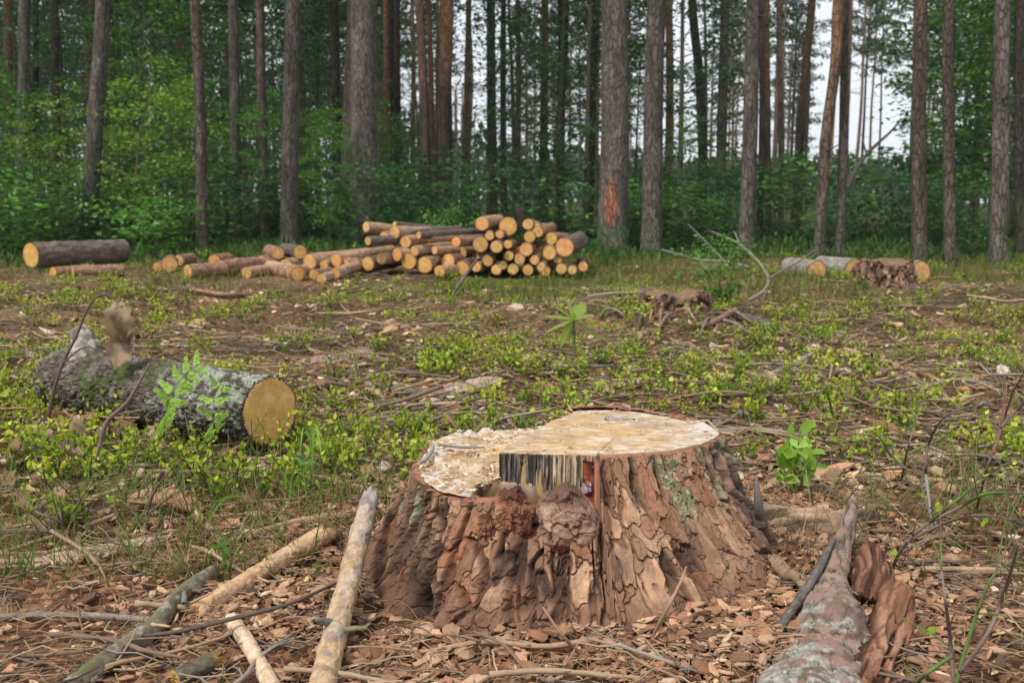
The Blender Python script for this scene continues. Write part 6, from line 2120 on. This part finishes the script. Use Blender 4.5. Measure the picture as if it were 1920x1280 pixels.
    # branched dead sprig before the log
    Y = 2.75
    t = empty('dead_sprig', G(180, 880), 'forked bare brown sprig standing in front of the lichen-crusted log', 'twig')
    for pp, r in [([(180, 880), (186, 840), (200, 792), (240, 752), (262, 715), (280, 682)], [.008, .007, .005, .003]), ([(212, 778), (250, 772), (300, 762)], [.004, .002]), ([(215, 785), (250, 800), (270, 830)], [.003, .0015])]:
        v, f, c = tube([at(x, y, Y) for x, y in pp], r, 7, 40, (.15, .105, .085)); MB().add(v + (fbm(v * 60, 2, 3)[:, None] - .5) * .004, f, c).build('stem', M_STICK, t, t.location[:])

    # bare and half-bare bilberry shrubs close to the picture edge
    def bare_shrub(polys, Y, label, leafy, col, seed):
        gg = np.random.default_rng(seed)
        base = G(*polys[0][0])
        t = empty('bare_shrub', base, label, 'shrub')
        st, lf = MB(), MB()
        for k, pp in enumerate(polys):
            P = [at(x, y, Y + .05 * i * gg.normal()) for i, (x, y) in enumerate(pp)]
            P[0] = at(*pp[0], Y) if k else base
            v, f, c = tube(P, [.0036, .003, .0012], 6, 50, col if k % 2 else (.17, .12, .10)); st.add(v, f, c)
            path, q = resample(P, 60)
            for _ in range(7):
                i = int(gg.uniform(12, 58))
                d = unit(unit(path[min(i + 1, 59)] - path[i - 1]) + gg.normal(0, .55, 3) * A(1, .7, 1) + A(0, 0, .25))
                L = gg.uniform(.03, .11)
                e = path[i] + d * L
                v, f, c = tube([path[i], path[i] + d * L * .5 + A(0, 0, .006), e], [.0014, .0007], 5, 8, col if gg.random() < .6 else (.16, .11, .09)); st.add(v, f, c)
                if gg.random() < leafy:
                    n = int(gg.integers(2, 6))
                    pos = path[i] + d * L * gg.uniform(.4, 1.05, n)[:, None]
                    ln = gg.uniform(.010, .021, n)
                    v, f, c = scatter(FLEAF_V, FLEAF_F, pos, rdir(n, .6, gg), rdir(n, .5, gg), ln, ln * .6, mixc(A(.20, .31, .03), A(.36, .46, .05), gg.random(n))); lf.add(v, f, c)
        st.build('stem', M_STICK, t, tuple(base))
        if lf.n: lf.build('foliage', M_BERRY, t, tuple(base))
    GRN = (.10, .15, .04)
    bare_shrub([[(1662, 1095), (1690, 1030), (1735, 985), (1800, 950), (1870, 910), (1935, 868)], [(1735, 985), (1790, 940), (1835, 905), (1880, 870)], [(1700, 1015), (1760, 985), (1840, 965), (1935, 985)], [(1800, 950), (1850, 925), (1935, 925)]], 1.78, 'half-bare green-stemmed shrub reaching across toward the picture edge', .3, GRN, 71)
    bare_shrub([[(1745, 960), (1736, 880), (1742, 830), (1768, 785), (1812, 763), (1868, 760)], [(1736, 890), (1740, 920), (1748, 990)]], 2.05, 'single grey lichened stem bending over in an arch above the half-bare shrub', .1, (.27, .26, .24), 72)
    bare_shrub([[(1790, 1300), (1782, 1200), (1772, 1120), (1762, 1040)], [(1790, 1290), (1825, 1170), (1862, 1080), (1912, 1040)], [(1800, 1260), (1850, 1190), (1880, 1120), (1910, 1020)], [(1785, 1230), (1740, 1260), (1700, 1300)]], 1.45, 'dark bare shrub stems rising from the bottom corner of the picture', .12, GRN, 73)
    bare_shrub([[(1830, 960), (1850, 880), (1878, 800), (1900, 735), (1925, 690)], [(1862, 850), (1880, 790), (1888, 720)], [(1878, 800), (1905, 770), (1935, 745)]], 1.95, 'reddish bare shrub with dried flower heads at the picture edge', .15, (.20, .10, .08), 74)
    bare_shrub([[(1690, 900), (1702, 840), (1718, 790), (1722, 750)], [(1704, 850), (1745, 830), (1790, 815)], [(1700, 880), (1668, 850), (1650, 820)]], 2.45, 'thin leafy bilberry stem standing clear beyond the layered bark slab', .7, GRN, 75)
    bare_shrub([[(1560, 830), (1580, 790), (1612, 770), (1650, 760)], [(1572, 805), (1560, 770), (1552, 735)], [(1575, 800), (1610, 815), (1650, 812)]], 2.9, 'twiggy half-leafed shrub beyond the green seedling', .6, GRN, 76)
    bare_shrub([[(120, 1005), (112, 960), (92, 925), (80, 880)], [(116, 985), (150, 940), (172, 905)], [(112, 975), (70, 960), (40, 930)]], 2.2, 'thin leafy stem standing among dead leaves before the pale bark strip', .6, GRN, 77)
    bare_shrub([[(268, 1010), (275, 965), (290, 920), (320, 880)], [(275, 985), (240, 950), (215, 915)], [(280, 960), (320, 930), (372, 905)]], 2.25, 'thin-stemmed sprig in the grass below the moss-grown middle of the log', .5, GRN, 78)


plants()


# ------------------------------------------------------------------ the damp air of the wood
def haze():
    m, t, out = nodes_of('damp_air')
    v = t.nodes.new('ShaderNodeVolumePrincipled')
    v.inputs['Color'].default_value = (.86, .92, .97, 1)
    v.inputs['Density'].default_value = 0.0007
    v.inputs['Anisotropy'].default_value = 0.2
    t.links.new(v.outputs[0], out.inputs['Volume'])
    b = MB()
    x0, x1, y0, y1, z0, z1 = -240, 240, -50, 290, -2.0, 23.0
    V = A([x0, y0, z0], [x1, y0, z0], [x1, y1, z0], [x0, y1, z0], [x0, y0, z1], [x1, y0, z1], [x1, y1, z1], [x0, y1, z1])
    F = np.array([[0, 3, 2, 1], [4, 5, 6, 7], [0, 1, 5, 4], [1, 2, 6, 5], [2, 3, 7, 6], [3, 0, 4, 7]])
    o = b.add(V, F, (1, 1, 1)).build('haze', m, smooth=False)
    o['kind'] = 'stuff'


haze()
